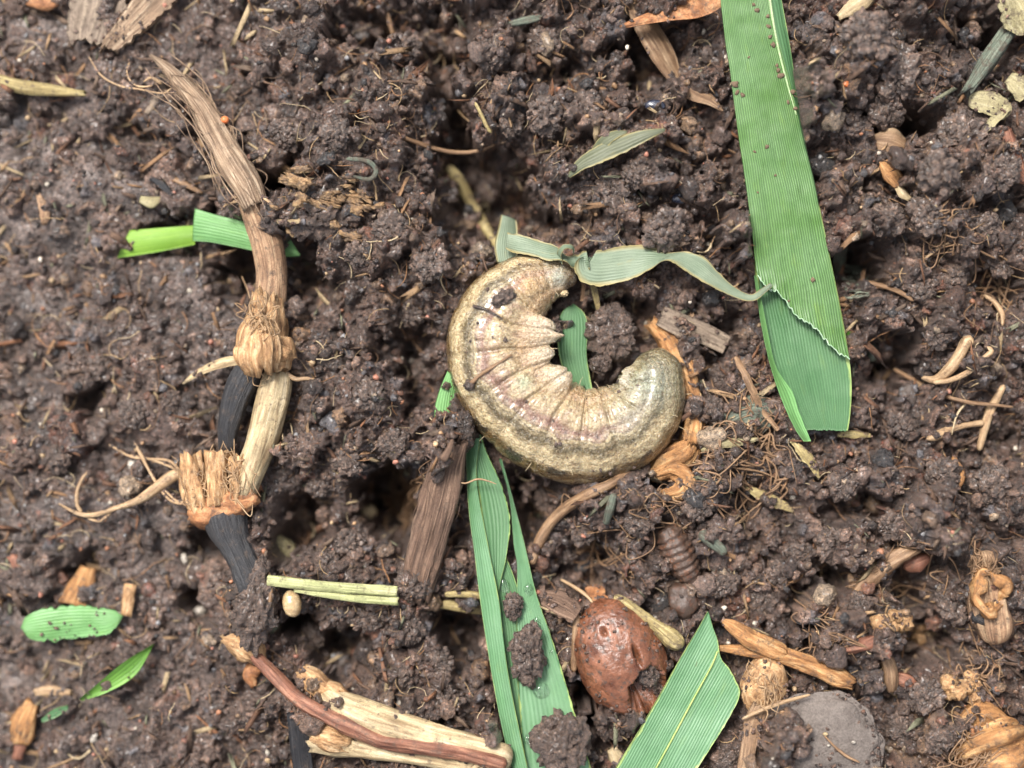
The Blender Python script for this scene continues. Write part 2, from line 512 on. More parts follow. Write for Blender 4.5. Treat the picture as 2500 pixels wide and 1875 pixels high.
# big leaf: left edge / right edge of each layer
BIG_UP_L = [(1752, -60), (1770, 90), (1785, 190), (1803, 330), (1828, 500), (1842, 620), (1850, 690), (1905, 740), (1965, 800), (2030, 860), (2074, 884)]
BIG_LOW_L = [(1842, 500), (1845, 690), (1862, 800), (1886, 905), (1925, 1000), (1962, 1052)]
BIG_LOW_R = [(2000, 500), (2050, 740), (2071, 860), (2079, 940), (2076, 1010), (2069, 1056)]
CUT_L = [(1728, 1493), (1700, 1543), (1664, 1602), (1589, 1734), (1517, 1853), (1480, 1915)]
CUT_R = [(1730, 1494), (1740, 1530), (1752, 1563), (1760, 1606), (1779, 1630), (1794, 1657), (1806, 1695), (1777, 1758), (1702, 1878), (1680, 1915)]
BLADE_L = [(1139, 1070), (1139, 1130), (1144, 1244), (1158, 1350), (1176, 1495), (1212, 1712), (1256, 1915)]
BLADE_R = [(1225, 1120), (1252, 1217), (1280, 1325), (1309, 1447), (1350, 1567), (1412, 1770), (1455, 1915)]
PRESS = [  # polygon footprint (px), leaf height mm at its ends (top y, z, bottom y, z)
    (BIG_UP_L[:7] + [(1845, 690), (1862, 800), (1886, 905), (1930, 1055), (1978, 1078)] + [(2069, 1056), (2079, 940), (2071, 860), (2040, 700), (2010, 560), (1975, 400), (1950, 250), (1930, 100), (1895, -60)], (0, BIG_Z, 1075, 2.3)),
    (CUT_L + CUT_R[::-1], (1490, 2.2, 1900, 2.6)),
    (BLADE_L + BLADE_R[::-1], (1070, 0.1, 1900, 2.3)),
]
def inpoly(px, py, poly):
    poly = np.asarray(poly, float); ins = np.zeros(px.shape, bool)
    x1, y1 = poly[:, 0], poly[:, 1]; x2, y2 = np.roll(x1, -1), np.roll(y1, -1)
    for a, b, c, d in zip(x1, y1, x2, y2):
        if b == d: continue
        ins ^= ((b > py) != (d > py)) & (px < (c - a) * (py - b) / (d - b) + a)
    return ins

# ------------------------------------------------------------------ the soil
GS = 0.1
GX = np.arange(-58, 58 + GS / 2, GS); GY = np.arange(-47, 47 + GS / 2, GS)
XX, YY = np.meshgrid(GX, GY)
PXX = XX * PPM + 1250; PYY = 937.5 - YY * PPM        # photograph pixel of a soil point at z = 0

def blur(H, sig):
    fy = np.fft.fftfreq(H.shape[0]); fx = np.fft.rfftfreq(H.shape[1])
    k = np.exp(-2 * (np.pi * sig / GS) ** 2 * (fy[:, None] ** 2 + fx[None] ** 2))
    return np.fft.irfft2(np.fft.rfft2(H) * k, H.shape)

def macro(x, y):
    px = x * PPM + 1250; py = 937.5 - y * PPM
    wx = 45 * fbm2(x * 0.22, y * 0.22, 31.0, 3); wy = 45 * fbm2(x * 0.22, y * 0.22, 47.0, 3)
    h = -0.6 - 3.2 * sstep(1000, -100, px) - 0.8 * sstep(1200, 1900, py) * sstep(900, 200, px)
    h = h + 1.5 * fbm2(x * 0.085, y * 0.085, 3.0, 3) + 2.4 * fbm2(x * 0.24, y * 0.24, 8.0, 3) * (0.5 + 0.5 * sstep(500, 1100, px)) + 1.3 * fbm2(x * 0.6, y * 0.6, 28.0, 2) * (0.35 + 0.65 * sstep(500, 1100, px))
    pw, qw = px + wx, py + wy
    for cx, cy, a, sx, sy in [
        (1135, 300, -5.0, 60, 85), (1230, 500, -4.2, 110, 90), (1085, 110, -3.0, 50, 60), (655, 395, -3.5, 40, 45), (935, 1215, -6.0, 55, 60),
        (970, 1290, -4.5, 80, 40), (735, 1290, -4.0, 50, 60), (1425, 1390, -6.5, 48, 42), (712, 1531, -4.5, 32, 26), (830, 1585, -4.5, 55, 45),
        (1135, 1545, -4.0, 50, 60), (1275, 1240, -3.5, 55, 60), (1436, 1705, -4.5, 50, 65), (1560, 1540, -2.5, 40, 40), (1790, 850, -3.0, 60, 70),
        (2217, 354, -5.0, 42, 50), (2110, 310, -3.0, 40, 30), (2078, 615, -4.0, 45, 55), (2190, 870, -4.0, 42, 60), (2462, 1045, -4.0, 40, 40),
        (2010, 1436, -3.5, 40, 45), (2238, 1444, -4.5, 36, 45), (2283, 1578, -3.5, 50, 40), (475, 1470, -3.5, 40, 36), (505, 1335, -3.2, 45, 40),
        (590, 640, -3.4, 55, 60), (760, 650, -2.8, 45, 60), (1000, 880, -2.5, 50, 90), (400, 590, -2.4, 60, 26), (450, 505, -2.4, 40, 30), (185, 960, -2.2, 34, 40),
        (170, 1410, -2.0, 40, 30), (1490, 1000, -2.5, 60, 60), (1560, 760, -2.0, 80, 60), (1570, 110, -2.5, 60, 60), (1380, 180, -2.0, 60, 40), (890, 60, -2.5, 80, 50),
        (2390, 90, -2.6, 50, 50), (1500, 1130, -2.0, 90, 40), (1070, 1330, -2.5, 40, 60), (2110, 1250, -2.0, 60, 40), (350, 290, -1.6, 50, 30), (2440, 700, -2.0, 40, 50),
        # lumps
        (2085, 205, 2.0, 140, 130), (2350, 350, 1.6, 75, 60), (745, 505, 2.0, 120, 80), (230, 460, 1.3, 190, 140), (1560, 470, 1.5, 110, 80), (1320, 250, 1.4, 120, 55),
        (635, 1470, 2.6, 48, 110), (2310, 760, 1.3, 120, 70), (2180, 1180, 0.9, 160, 90), (850, 780, 1.0, 110, 140), (250, 1250, 1.1, 160, 90), (870, 1060, 1.2, 90, 80),
        (1010, 1420, 2.0, 50, 55), (980, 650, 1.0, 90, 70), (2300, 560, 1.0, 130, 70), (1700, 1330, 0.6, 100, 60), (330, 1800, 1.1, 150, 60), (1620, 1700, 0.8, 60, 60)]:
        e = 0.5 * (((pw - cx) / sx) ** 2 + ((qw - cy) / sy) ** 2)
        h = h + (2.1 * a * np.exp(-(e * 1.15) ** 1.5) if a < 0 else a * np.exp(-e))
    return h

CS = 0.4                                            # slow fields are worked out coarse and interpolated
_cx = np.arange(-58.4, 58.9, CS); _cy = np.arange(-47.4, 47.9, CS)
_CX, _CY = np.meshgrid(_cx, _cy)
_fi = (GX + 58.4) / CS; _fj = (GY + 47.4) / CS
_ii = _fi.astype(int); _jj = _fj.astype(int); _ai = (_fi - _ii)[None]; _aj = (_fj - _jj)[:, None]
def up(F):
    R_ = F[_jj] * (1 - _aj) + F[_jj + 1] * _aj
    return R_[:, _ii] * (1 - _ai) + R_[:, _ii + 1] * _ai
def sfbm(k, seed, oct, gain=0.5): return up(fbm2(_CX * k, _CY * k, seed, oct, gain))
HB = up(macro(_CX, _CY))
rough_map = 0.32 + 0.68 * sstep(420, 1150, PXX + 220 * sfbm(0.1, 71.0, 2))   # the left side is smeared, the right crumbly
rough_map = np.maximum(rough_map, sstep(1250, 1500, PYY) * sstep(300, 800, PXX))
WX = XX + 0.34 * fbm2(XX * 1.1, YY * 1.1, 11.0, 3) * 2; WY = YY + 0.34 * fbm2(XX * 1.1, YY * 1.1, 19.0, 3) * 2
H = HB.copy()
hues = np.array([(0.060, 0.045, 0.038), (0.072, 0.053, 0.044), (0.092, 0.072, 0.063), (0.085, 0.069, 0.065), (0.045, 0.034, 0.030), (0.110, 0.085, 0.072), (0.105, 0.092, 0.092), (0.085, 0.055, 0.041), (0.19, 0.155, 0.135), (0.15, 0.132, 0.126), (0.036, 0.028, 0.025)]) * [0.88, 0.69, 0.57]
mixn = sfbm(0.35, 91.0, 3)[..., None]
CL = hues[0] * (1 - sstep(-0.3, 0.3, mixn)) + hues[3] * sstep(-0.3, 0.3, mixn)

_gl = (0.8 * sstep(900, 100, PXX + 500 * sfbm(0.06, 77.0, 2)))[..., None]      # drier greyer soil on the left
CL = CL * (1 - _gl) + np.array((0.140, 0.113, 0.100)) * (0.55 + 0.8 * sstep(-0.25, 0.25, mixn)) * _gl

def crumb_hue():
    q = random.random()
    if q < 0.04: return np.array((0.24, 0.15, 0.085)) * random.uniform(0.6, 1.2)
    if q < 0.06: return np.array((0.20, 0.075, 0.04)) * random.uniform(0.6, 1.1)
    if q < 0.10: return np.array((0.10, 0.105, 0.12)) * random.uniform(0.7, 1.3)
    return hues[random.randrange(len(hues))] * math.exp(random.gauss(0, 0.38))

def splat(n, rlo, rhi, power, kz, sink):
    for _ in range(n):
        cx, cy = random.uniform(-57, 57), random.uniform(-46, 46)
        r = rlo + (rhi - rlo) * random.random() ** power
        asp = random.uniform(0.65, 1.0); an = random.uniform(0, math.pi); ca, sa = math.cos(an), math.sin(an)
        w = r * 1.3 + 0.5
        i0, i1 = int((cx - w + 58) / GS), int((cx + w + 58) / GS) + 1
        j0, j1 = int((cy - w + 47) / GS), int((cy + w + 47) / GS) + 1
        i0 = max(i0, 0); j0 = max(j0, 0)
        sl = (slice(j0, j1), slice(i0, i1))
        h = H[sl]
        if h.size == 0: continue
        jc, ic = int((cy + 47) / GS), int((cx + 58) / GS)
        k = rough_map[jc, ic]
        if random.random() > 0.35 + 0.65 * k: continue
        dx = WX[sl] - cx; dy = WY[sl] - cy
        d2 = ((dx * ca + dy * sa) ** 2 + ((-dx * sa + dy * ca) / asp) ** 2) / (r * r)
        tx, ty = random.gauss(0, 0.25), random.gauss(0, 0.25)
        z = H[jc, ic] - sink * r + r * kz * (0.45 + 0.55 * k) * np.sqrt(np.clip(1 - d2, 0, None)) + tx * dx + ty * dy
        m = (d2 < 1) & (z > h)
        if not m.any(): continue
        h[m] = z[m]
        c = crumb_hue()
        CL[sl][m] = CL[sl][m] * 0.4 + c * 0.6

splat(520, 1.2, 3.2, 1.6, 0.9, 0.10)
splat(4000, 0.5, 1.4, 1.8, 1.1, 0.08)
splat(30000, 0.18, 0.6, 1.5, 1.1, 0.12)
H += (0.13 * fbm2(XX * 1.8, YY * 1.8, 5.0, 3) + 0.14 * fbm2(XX * 4.2, YY * 4.2, 6.0, 2)) * (0.85 + 0.5 * rough_map)

# the worm lies in a hollow; leaves press the crumbs down and rest on them
wc = cr([(x, y, r) for x, y, r in WORM], 60)
dist = np.full(XX.shape, 1e9)
sub = (np.abs(PXX - 1400) < 420) & (np.abs(PYY - 880) < 420)
dsub = np.full(sub.sum(), 1e9); ps, qs = PXX[sub], PYY[sub]
for x, y, r in wc:
    dsub = np.minimum(dsub, np.hypot(ps - x, qs - y) / r)
dist[sub] = dsub
wz = WORM_Z - 3.0
k = sstep(1.12, 0.55, dist)
H = np.where(k > 0, H * (1 - k) + np.minimum(H, wz + 0.35) * k, H)
inside = np.exp(-(((PXX - 1420) / 75) ** 2 + ((PYY - 840) / 60) ** 2)) * sstep(0.8, 1.05, dist)
H = H * (1 - inside) + np.minimum(H, -1.6) * inside
for poly, (ya, za, yb, zb) in PRESS:
    zl = za + (zb - za) * np.clip((PYY - ya) / (yb - ya), 0, 1)
    kk = (CAMD - zl) / CAMD                       # footprint under a leaf that is zl high
    m = inpoly(1250 + (PXX - 1250) / kk, 937.5 + (PYY - 937.5) / kk, poly).astype(float)
    m = np.clip(blur(m, 0.35) * 1.6, 0, 1)
    lo = zl - 1.5 + 0.5 * sfbm(0.5, 55.0, 2)
    H = H * (1 - m) + np.minimum(np.maximum(H, lo - 1.5), zl - 0.75) * m
HS = blur(H, 0.45); HS2 = blur(H, 1.2)

def bil(F, x, y):
    fx = np.clip((np.asarray(x, float) + 58) / GS, 0, len(GX) - 1.001); fy = np.clip((np.asarray(y, float) + 47) / GS, 0, len(GY) - 1.001)
    i, j = fx.astype(int), fy.astype(int); a, b = fx - i, fy - j
    if F.ndim == 3: a, b = a[..., None], b[..., None]
    return (F[j, i] * (1 - a) + F[j, i + 1] * a) * (1 - b) + (F[j + 1, i] * (1 - a) + F[j + 1, i + 1] * a) * b

def gz(x, y, big=False): return bil(HS2 if big else HS, x, y)

def axis(core, edge, far):
    a = np.arange(0, core, GS); s = GS; x = a[-1]; out = list(a)
    while x < edge: s = min(s * 1.05, 0.45); x += s; out.append(x)
    while x < far: s *= 1.35; x += s; out.append(x)
    out = np.array(out)
    return np.concatenate([-out[:0:-1], out])

ax, ay = axis(40.5, 55, 420), axis(30.5, 44, 420)
sx, sy = np.meshgrid(ax, ay)
hz = bil(H, sx, sy); hc = bil(CL, sx, sy)
ow = np.maximum(sstep(53, 57, np.abs(sx)), sstep(42.5, 46, np.abs(sy)))
far_h = -1.0 + 2.5 * fbm2(sx * 0.085, sy * 0.085, 3.0, 4)
hz = hz * (1 - ow) + far_h * ow
hc = hc * (1 - ow[..., None]) + hues[1] * ow[..., None]
M_SOIL = mat_soil('moist_soil')
soil = one('soil', Geo(np.stack([sx, sy, hz], -1).reshape(-1, 3), [ring_faces(len(ay), len(ax), False)], None, hc.reshape(-1, 3)), M_SOIL,
           'moist dark brown crumbly garden soil under everything', 'soil', kind='structure')

def keepout(x, y):
    """True where loose bits may lie: not inside the worm, not through a leaf"""
    px, py = x * PPM + 1250, 937.5 - y * PPM
    ok = bil(dist, x, y) > 1.12
    for poly, _ in PRESS: ok &= ~inpoly(px, py, poly)
    return ok

# ------------------------------------------------------------------ the caterpillar
def build_worm():
    NS, NT = 460, 190
    P = cr(WORM, NS)
    x, y = W(P[:, 0], P[:, 1], WORM_Z); r = P[:, 2] / PPM
    s = np.linspace(0, 1, NS)
    L = np.concatenate([[0], np.cumsum(np.hypot(np.diff(x), np.diff(y)))])
    r = smooth1(r, 15)
    for d, cap in ((L, 1.2), (L[-1] - L, 1.5)):
        r = r * np.sqrt(np.clip(1 - (1 - np.clip(d / cap, 0, 1)) ** 2, 0.004, 1))
    C = np.stack([x, y], 1)
    T = np.gradient(C, axis=0); T /= np.linalg.norm(T, axis=1)[:, None]
    Nn = np.stack([T[:, 1], -T[:, 0]], 1)
    cx, cy = W(*c1(900, 800), WORM_Z)
    sg = np.sign(((C - [cx, cy]) * Nn).sum(1)); Nn *= np.sign(np.median(sg))
    th = np.linspace(0, 2 * np.pi, NT, endpoint=False)
    roll = np.interp(s, [0, 0.15, 0.35, 0.5, 0.62, 1], [0.25, 0.30, 0.32, 0.10, 0.0, -0.05])
    TH, SS = np.meshgrid(th, s); LL = L[:, None] + 0 * TH; RR = r[:, None] + 0 * TH
    ang = TH + roll[:, None]                     # 0 dorsal (outer), pi ventral (inner)
    f = np.cos(ang)
    ph = np.interp(s, [0, 0.08, 1], [0, 1.0, 12.0])[:, None] + 0.16 * fbm3(np.stack([f * 1.5, np.sin(ang) * 1.5, LL * 0.2], -1), 2)
    fr = ph % 1.0; dm = np.minimum(fr, 1 - fr)
    gro = np.exp(-(dm / 0.075) ** 2)
    sub3 = np.zeros_like(fr)
    for c_, wt in ((0.24, 0.9), (0.46, 0.55), (0.70, 1.0)): sub3 += wt * np.exp(-((fr - c_) / 0.035) ** 2)
    wv = sstep(0.35, -0.6, f)
    nz = fbm3(np.stack([np.cos(TH) * 2.6, np.sin(TH) * 2.6, LL * 0.75], -1), 4)
    nf = fbm3(np.stack([np.cos(TH) * RR * 2.2, np.sin(TH) * RR * 2.2, LL * 2.2], -1), 3)
    rad = RR * (1 - gro * (0.026 + 0.018 * wv) - sub3 * (0.006 + 0.002 * wv) + 0.034 * nz + 0.014 * nf)
    a2 = np.arccos(np.clip(f, -1, 1))
    rad += RR * 0.055 * np.exp(-((a2 - 1.95) / 0.24) ** 2) * (1 - gro)          # side fold
    rad -= RR * 0.030 * np.exp(-((a2 - 1.62) / 0.10) ** 2)
    rad -= RR * 0.030 * np.exp(-((a2 - 2.36) / 0.10) ** 2)
    Z = WORM_Z + 0.93 * rad * np.sin(TH)
    X = C[:, 0][:, None] + Nn[:, 0][:, None] * rad * np.cos(TH)
    Y = C[:, 1][:, None] + Nn[:, 1][:, None] * rad * np.cos(TH)
    legm = np.zeros_like(X)
    def leg(px, py, ang0, h, ws, wt, dz, aim=None):
        wx, wy = W(px, py, WORM_Z + 1.5)
        k = np.argmin(np.hypot(C[:, 0] - wx, C[:, 1] - wy))
        d = np.array([-Nn[k, 0], -Nn[k, 1], dz])
        if aim is not None:
            ax_, ay_ = W(*aim, WORM_Z + 1.5); d = np.array([ax_ - wx, ay_ - wy, 0.0]); d /= np.linalg.norm(d[:2]); d[2] = dz
        d /= np.linalg.norm(d)
        q = np.sqrt(((L[:, None] - L[k]) / ws) ** 2 + ((TH - ang0) * RR / wt) ** 2)
        g = np.exp(-(q / 1.02) ** 3.4)
        ring = 1.0
        return d, g * h * ring, g
    legs = [((*c1(520, 560),), 2.40, 1.7, 1.6, 1.0, 0.22, c1(720, 545)), ((*c1(530, 690),), 2.48, 1.6, 1.05, 0.9, 0.15, c1(730, 655)),
            ((*c1(600, 810),), 2.48, 1.4, 1.5, 0.9, 0.2, c1(770, 760)), ((*c1(720, 980),), 2.48, 1.2, 1.6, 0.9, 0.2, c1(850, 910)),
            ((*c1(1215, 950),), 2.5, 0.5, 0.8, 0.5, 0.2, c1(1150, 880)), ((*c1(1300, 860),), 2.5, 0.5, 0.8, 0.5, 0.2, c1(1200, 800))]
    for (px, py), a0, h, ws, wt, dz, aim in legs:
        d, g, gm = leg(px, py, a0, h, ws, wt, dz, aim)
        X += d[0] * g; Y += d[1] * g; Z += d[2] * g
        legm = np.maximum(legm, gm)
    V = np.stack([X, Y, Z], -1).reshape(-1, 3)
    # ---- skin colours: bands along the body, mottled
    wn_ = 0.055 * fbm3(np.stack([f * 3, np.sin(ang) * 3, LL * 0.9], -1), 4) * 2 + 0.035 * np.cos(2 * np.pi * fr)
    F2 = f + wn_
    m1 = fbm3(np.stack([np.cos(TH) * RR * 1.0, np.sin(TH) * RR * 1.0, LL * 1.0 + 40], -1), 4)
    m2 = fbm3(np.stack([np.cos(TH) * RR * 2.8, np.sin(TH) * RR * 2.8, LL * 2.8 + 80], -1), 3)
    tan = np.array((0.21, 0.14, 0.065)); cream = np.array((0.55, 0.45, 0.28)); olive = np.array((0.17, 0.13, 0.065))
    pink = np.array((0.30, 0.19, 0.14)); vent = np.array((0.46, 0.365, 0.23)); dark = np.array((0.055, 0.04, 0.03))
    peach = np.array((0.43, 0.28, 0.16)); grey = np.array((0.17, 0.16, 0.105))
    def lay(c, m, col): return c * (1 - m[..., None]) + np.asarray(col) * m[..., None]
    c = np.zeros(TH.shape + (3,)) + tan
    c = lay(c, sstep(0.755, 0.725, F2), cream)
    c = lay(c, sstep(0.45, 0.40, F2), olive)
    c = lay(c, sstep(0.17, 0.145, F2) * sstep(0.08, 0.11, F2) * 0.7, cream)
    c = lay(c, sstep(0.10, 0.04, F2), pink)
    c = lay(c, sstep(-0.10, -0.24, F2 + 0.12 * m1), vent)
    c = lay(c, 0.55 * sstep(0.05, 0.35, m1) * sstep(0.0, -0.3, f), pink)
    c = lay(c, 0.6 * sstep(-0.5, -0.8, f), peach)
    c = lay(c, 0.55 * sstep(0.1, 0.4, -m1) * sstep(0.2, 0.5, f), tan * 1.3)
    c = lay(c, 0.25 * gro * sstep(-0.4, 0.2, f), olive * 0.9)
    dash = sstep(0.09, 0.05, np.abs(F2 - 0.79)) * sstep(0.28, 0.12, np.abs(fr - 0.55)) * ((s > 0.33) & (s < 0.80))[:, None]
    DASH = dash
    spir = np.exp(-(((fr - 0.5) / 0.05) ** 2 + ((f - 0.0) / 0.06) ** 2))
    c = lay(c, np.clip(spir * 0.9, 0, 1), dark * 2.2)
    hd = sstep(0.82, 0.93, SS + 0.03 * m1)
    c = lay(c, hd * 0.7, grey)
    c = lay(c, hd * 0.55 * sstep(0.05, 0.3, m2), (0.12, 0.10, 0.06))
    c = lay(c, 0.45 * sstep(0.66, 0.86, SS) * sstep(0.3, -0.1, f), (0.33, 0.33, 0.24))
    tl = sstep(0.16, 0.03, SS)
    c = lay(c, tl * 0.5, peach); c = lay(c, tl * sstep(0.05, 0.3, m1) * 0.5, (0.42, 0.45, 0.40))
    c = lay(c, 0.35 * sstep(0.2, 0.9, np.sin(F2 * 46)) * sstep(-0.15, 0.1, F2), olive * 0.7)
    c = lay(c, 0.30 * sstep(0.4, 0.9, np.sin(F2 * 33 + 1)) * sstep(-0.2, 0.0, F2), cream * 1.1)
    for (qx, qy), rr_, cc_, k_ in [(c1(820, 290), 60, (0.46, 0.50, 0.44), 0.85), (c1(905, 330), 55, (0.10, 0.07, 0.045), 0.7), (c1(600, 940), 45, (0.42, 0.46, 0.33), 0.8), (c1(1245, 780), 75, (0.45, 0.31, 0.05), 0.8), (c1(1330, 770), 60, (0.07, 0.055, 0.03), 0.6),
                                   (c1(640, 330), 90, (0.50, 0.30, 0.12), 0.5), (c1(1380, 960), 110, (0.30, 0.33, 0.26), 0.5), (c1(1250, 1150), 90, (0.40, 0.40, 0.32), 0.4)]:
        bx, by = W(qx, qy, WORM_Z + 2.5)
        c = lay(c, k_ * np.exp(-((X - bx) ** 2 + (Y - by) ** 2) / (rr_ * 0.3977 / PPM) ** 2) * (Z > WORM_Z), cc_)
    c = lay(c, legm * 0.65, (0.50, 0.46, 0.37))
    c = lay(c, sstep(0.12, 0.32, m2) * 0.25, np.array((0.60, 0.51, 0.35)))
    c = lay(c, sstep(0.15, 0.38, -m2) * 0.45, np.array((0.20, 0.14, 0.08)))
    c = lay(c, np.clip(DASH * 0.9, 0, 1), dark)
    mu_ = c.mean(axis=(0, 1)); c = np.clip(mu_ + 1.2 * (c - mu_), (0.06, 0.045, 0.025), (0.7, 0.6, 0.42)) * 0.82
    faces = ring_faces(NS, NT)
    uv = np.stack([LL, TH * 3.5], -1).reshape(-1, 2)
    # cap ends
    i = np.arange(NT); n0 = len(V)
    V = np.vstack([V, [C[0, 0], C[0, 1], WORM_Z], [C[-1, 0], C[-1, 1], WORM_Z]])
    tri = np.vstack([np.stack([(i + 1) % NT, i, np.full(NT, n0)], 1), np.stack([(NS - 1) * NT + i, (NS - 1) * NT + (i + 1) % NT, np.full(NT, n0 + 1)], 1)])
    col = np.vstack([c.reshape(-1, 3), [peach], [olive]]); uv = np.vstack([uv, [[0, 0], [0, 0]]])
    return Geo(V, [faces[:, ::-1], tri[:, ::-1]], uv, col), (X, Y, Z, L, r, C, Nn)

def mat_worm():
    m, nt, b = new_mat('caterpillar_skin')   # moist and slightly translucent
    v = coords(nt, 'Object', (1 / U,) * 3)
    a = N(nt, 'ShaderNodeAttribute', attribute_name='Col').outputs['Color']
    vo = N(nt, 'ShaderNodeTexVoronoi'); vo.inputs['Scale'].default_value = 6.5; nt.links.new(v, vo.inputs['Vector'])
    vd = vo.outputs['Distance']
    n1 = noise_node(nt, v, 3.2, 4, 0.6); n2 = noise_node(nt, v, 12, 3, 0.6)
    c = mix(nt, 1.0, a, ramp(nt, n1, [(0.3, (0.66, 0.61, 0.54)), (0.7, (1.28, 1.27, 1.24))]), 'MULTIPLY')
    c = mix(nt, 1.0, c, ramp(nt, vd, [(0.15, (1.18, 1.18, 1.18)), (0.75, (0.74, 0.69, 0.62))]), 'MULTIPLY')
    w = noise_node(nt, v, 5.5, 2, 0.5)
    c = mix(nt, ramp(nt, w, [(0.62, 0.0), (0.69, 0.3)]), c, (0.74, 0.68, 0.54))
    nt.links.new(c, b.inputs['Base Color'])
    nt.links.new(ramp(nt, n1, [(0.3, 0.20), (0.7, 0.42)]), b.inputs['Roughness'])
    b.inputs['Specular IOR Level'].default_value = 0.6
    b.inputs['Coat Weight'].default_value = 0.5
    b.inputs['Coat Roughness'].default_value = 0.14
    b.inputs['Subsurface Weight'].default_value = 0.4
    b.inputs['Subsurface Radius'].default_value = (1.0, 0.65, 0.35)
    b.inputs['Subsurface Scale'].default_value = 0.45 * U
    inv = ramp(nt, vd, [(0.0, 1.0), (0.7, 0.0)])
    nrm = bump(nt, None, mix(nt, 0.4, inv, n2), 0.05)
    bump(nt, b, n1, 0.16, normal=nrm)
    return m

wg, WS = build_worm()
M_WORM = mat_worm()
worm = thing('caterpillar', (float(wg.v[:, 0].mean()), float(wg.v[:, 1].mean()), float(wg.v[:, 2].min())),
             'plump cream and tan striped caterpillar curled into a C on the soil', 'caterpillar')
part('body', wg, M_WORM, worm)
WTOP = wg.v[wg.v[:, 2] > WORM_Z - 0.3]
def worm_z(x, y):
    d = np.hypot(WTOP[:, 0] - x, WTOP[:, 1] - y)
    k = d < 0.35
    return WTOP[k, 2].max() if k.any() else WTOP[np.argmin(d), 2]
M_HAIR = mat_plain('pale_bristle', (0.5, 0.4, 0.25), (0.6, 0.5, 0.33), 2, 0.4)
hs_ = []
for k in range(46):
    q = RNG.integers(len(WTOP)); p = WTOP[q]
    d = p - np.array([*WS[5][np.argmin(np.hypot(WS[5][:, 0] - p[0], WS[5][:, 1] - p[1]))], WORM_Z]); d /= np.linalg.norm(d)
    e = p + d * RNG.uniform(0.4, 0.9) + RNG.normal(size=3) * 0.15
    hs_.append(tube(np.stack([p - d * 0.1, (p + e) / 2 + RNG.normal(size=3) * 0.04, e]), np.array([0.028, 0.02, 0.008]), 4))
part('bristle', join(hs_), M_HAIR, worm, kind='stuff')

# ------------------------------------------------------------------ materials of the plant litter
M_LEAF = mat_leaf('broad_leaf_green', (0.064, 0.155, 0.027), (0.112, 0.218, 0.080), (0.14, 0.24, 0.04), 0.17, 0.42, 0.15, 0.5, 0.7)
M_LEAF_UNDER = mat_leaf('leaf_underside_green', (0.060, 0.155, 0.058), (0.095, 0.200, 0.090), (0.12, 0.21, 0.055), 0.2, 0.42, 0.15, 0.2, 0.25, margin=(0.30, 0.40, 0.12), mstart=0.84)
M_MINT = mat_leaf('cut_blade_green', (0.085, 0.205, 0.085), (0.135, 0.265, 0.14), (0.16, 0.27, 0.10), 0.2, 0.42, 0.15, 0.3, 0.10, margin=(0.34, 0.44, 0.14), mstart=0.86)
M_BRIGHT = mat_leaf('bright_young_leaf', (0.20, 0.40, 0.035), (0.30, 0.50, 0.07), (0.36, 0.52, 0.10), 0.2, 0.42, 0.3, 0.1, 0.2)
M_FRESH = mat_leaf('fresh_leaf_green', (0.13, 0.30, 0.09), (0.19, 0.40, 0.15), (0.24, 0.42, 0.08), 0.2, 0.42, 0.2, 0.9, 0.4)
M_SLIM = mat_leaf('slim_leaf_green', (0.09, 0.22, 0.03), (0.16, 0.34, 0.05), (0.28, 0.42, 0.08), 0.2, 0.42, 0.2, 0.8, 0.3)
M_CURL = mat_leaf('withered_green_leaf', (0.13, 0.18, 0.115), (0.235, 0.28, 0.20), (0.30, 0.24, 0.09), 0.16, 0.5, 0.15, 0.9, 0.12, margin=(0.34, 0.27, 0.11), mstart=0.66)
M_OLIVE = mat_leaf('olive_dead_leaf', (0.075, 0.085, 0.045), (0.14, 0.15, 0.095), (0.24, 0.19, 0.075), 0.22, 0.5, 0.12, 0.9, 0.3, margin=(0.30, 0.25, 0.10), mstart=0.7)
M_STEM = mat_fibre('dry_stem_fibre', (0.10, 0.06, 0.04), (0.32, 0.22, 0.15), (0.60, 0.48, 0.36), 0.22, 6.0, dirt=0.25, bd=0.18)
M_STEM2 = mat_fibre('rusty_stem_fibre', (0.14, 0.075, 0.045), (0.34, 0.21, 0.13), (0.55, 0.40, 0.26), 0.25, 5.0, dirt=0.45, bd=0.14)
M_NODE = mat_fibre('peach_node_fibre', (0.14, 0.065, 0.03), (0.44, 0.26, 0.13), (0.70, 0.50, 0.31), 0.9, 3.5, dirt=0.25, bd=0.14, sss=0.1)
M_RUST = mat_fibre('rust_collar', (0.12, 0.045, 0.02), (0.36, 0.16, 0.07), (0.54, 0.31, 0.16), 1.2, 1.6, dirt=0.45, bd=0.12)
M_BLACK = mat_fibre('blackened_sheath', (0.008, 0.008, 0.010), (0.020, 0.020, 0.024), (0.050, 0.048, 0.052), 0.2, 6.5, rough=0.42, dirt=0.3, bd=0.14, spec=0.5)
M_STRAW = mat_fibre('yellow_straw', (0.13, 0.09, 0.04), (0.34, 0.27, 0.12), (0.55, 0.47, 0.27), 0.2, 5.0, dirt=0.55, bd=0.10)
M_TWIG = mat_fibre('pale_green_twig', (0.20, 0.23, 0.09), (0.42, 0.44, 0.22), (0.58, 0.55, 0.34), 0.15, 5.0, dirt=0.35, bd=0.10)
M_RED = mat_fibre('red_brown_root', (0.09, 0.034, 0.022), (0.22, 0.095, 0.062), (0.38, 0.20, 0.13), 0.3, 4.0, dirt=0.4, bd=0.10, rough=0.45)
M_WOOD = mat_fibre('brown_splinter_wood', (0.045, 0.026, 0.018), (0.15, 0.092, 0.066), (0.30, 0.20, 0.145), 0.18, 5.5, dirt=0.22, bd=0.2)
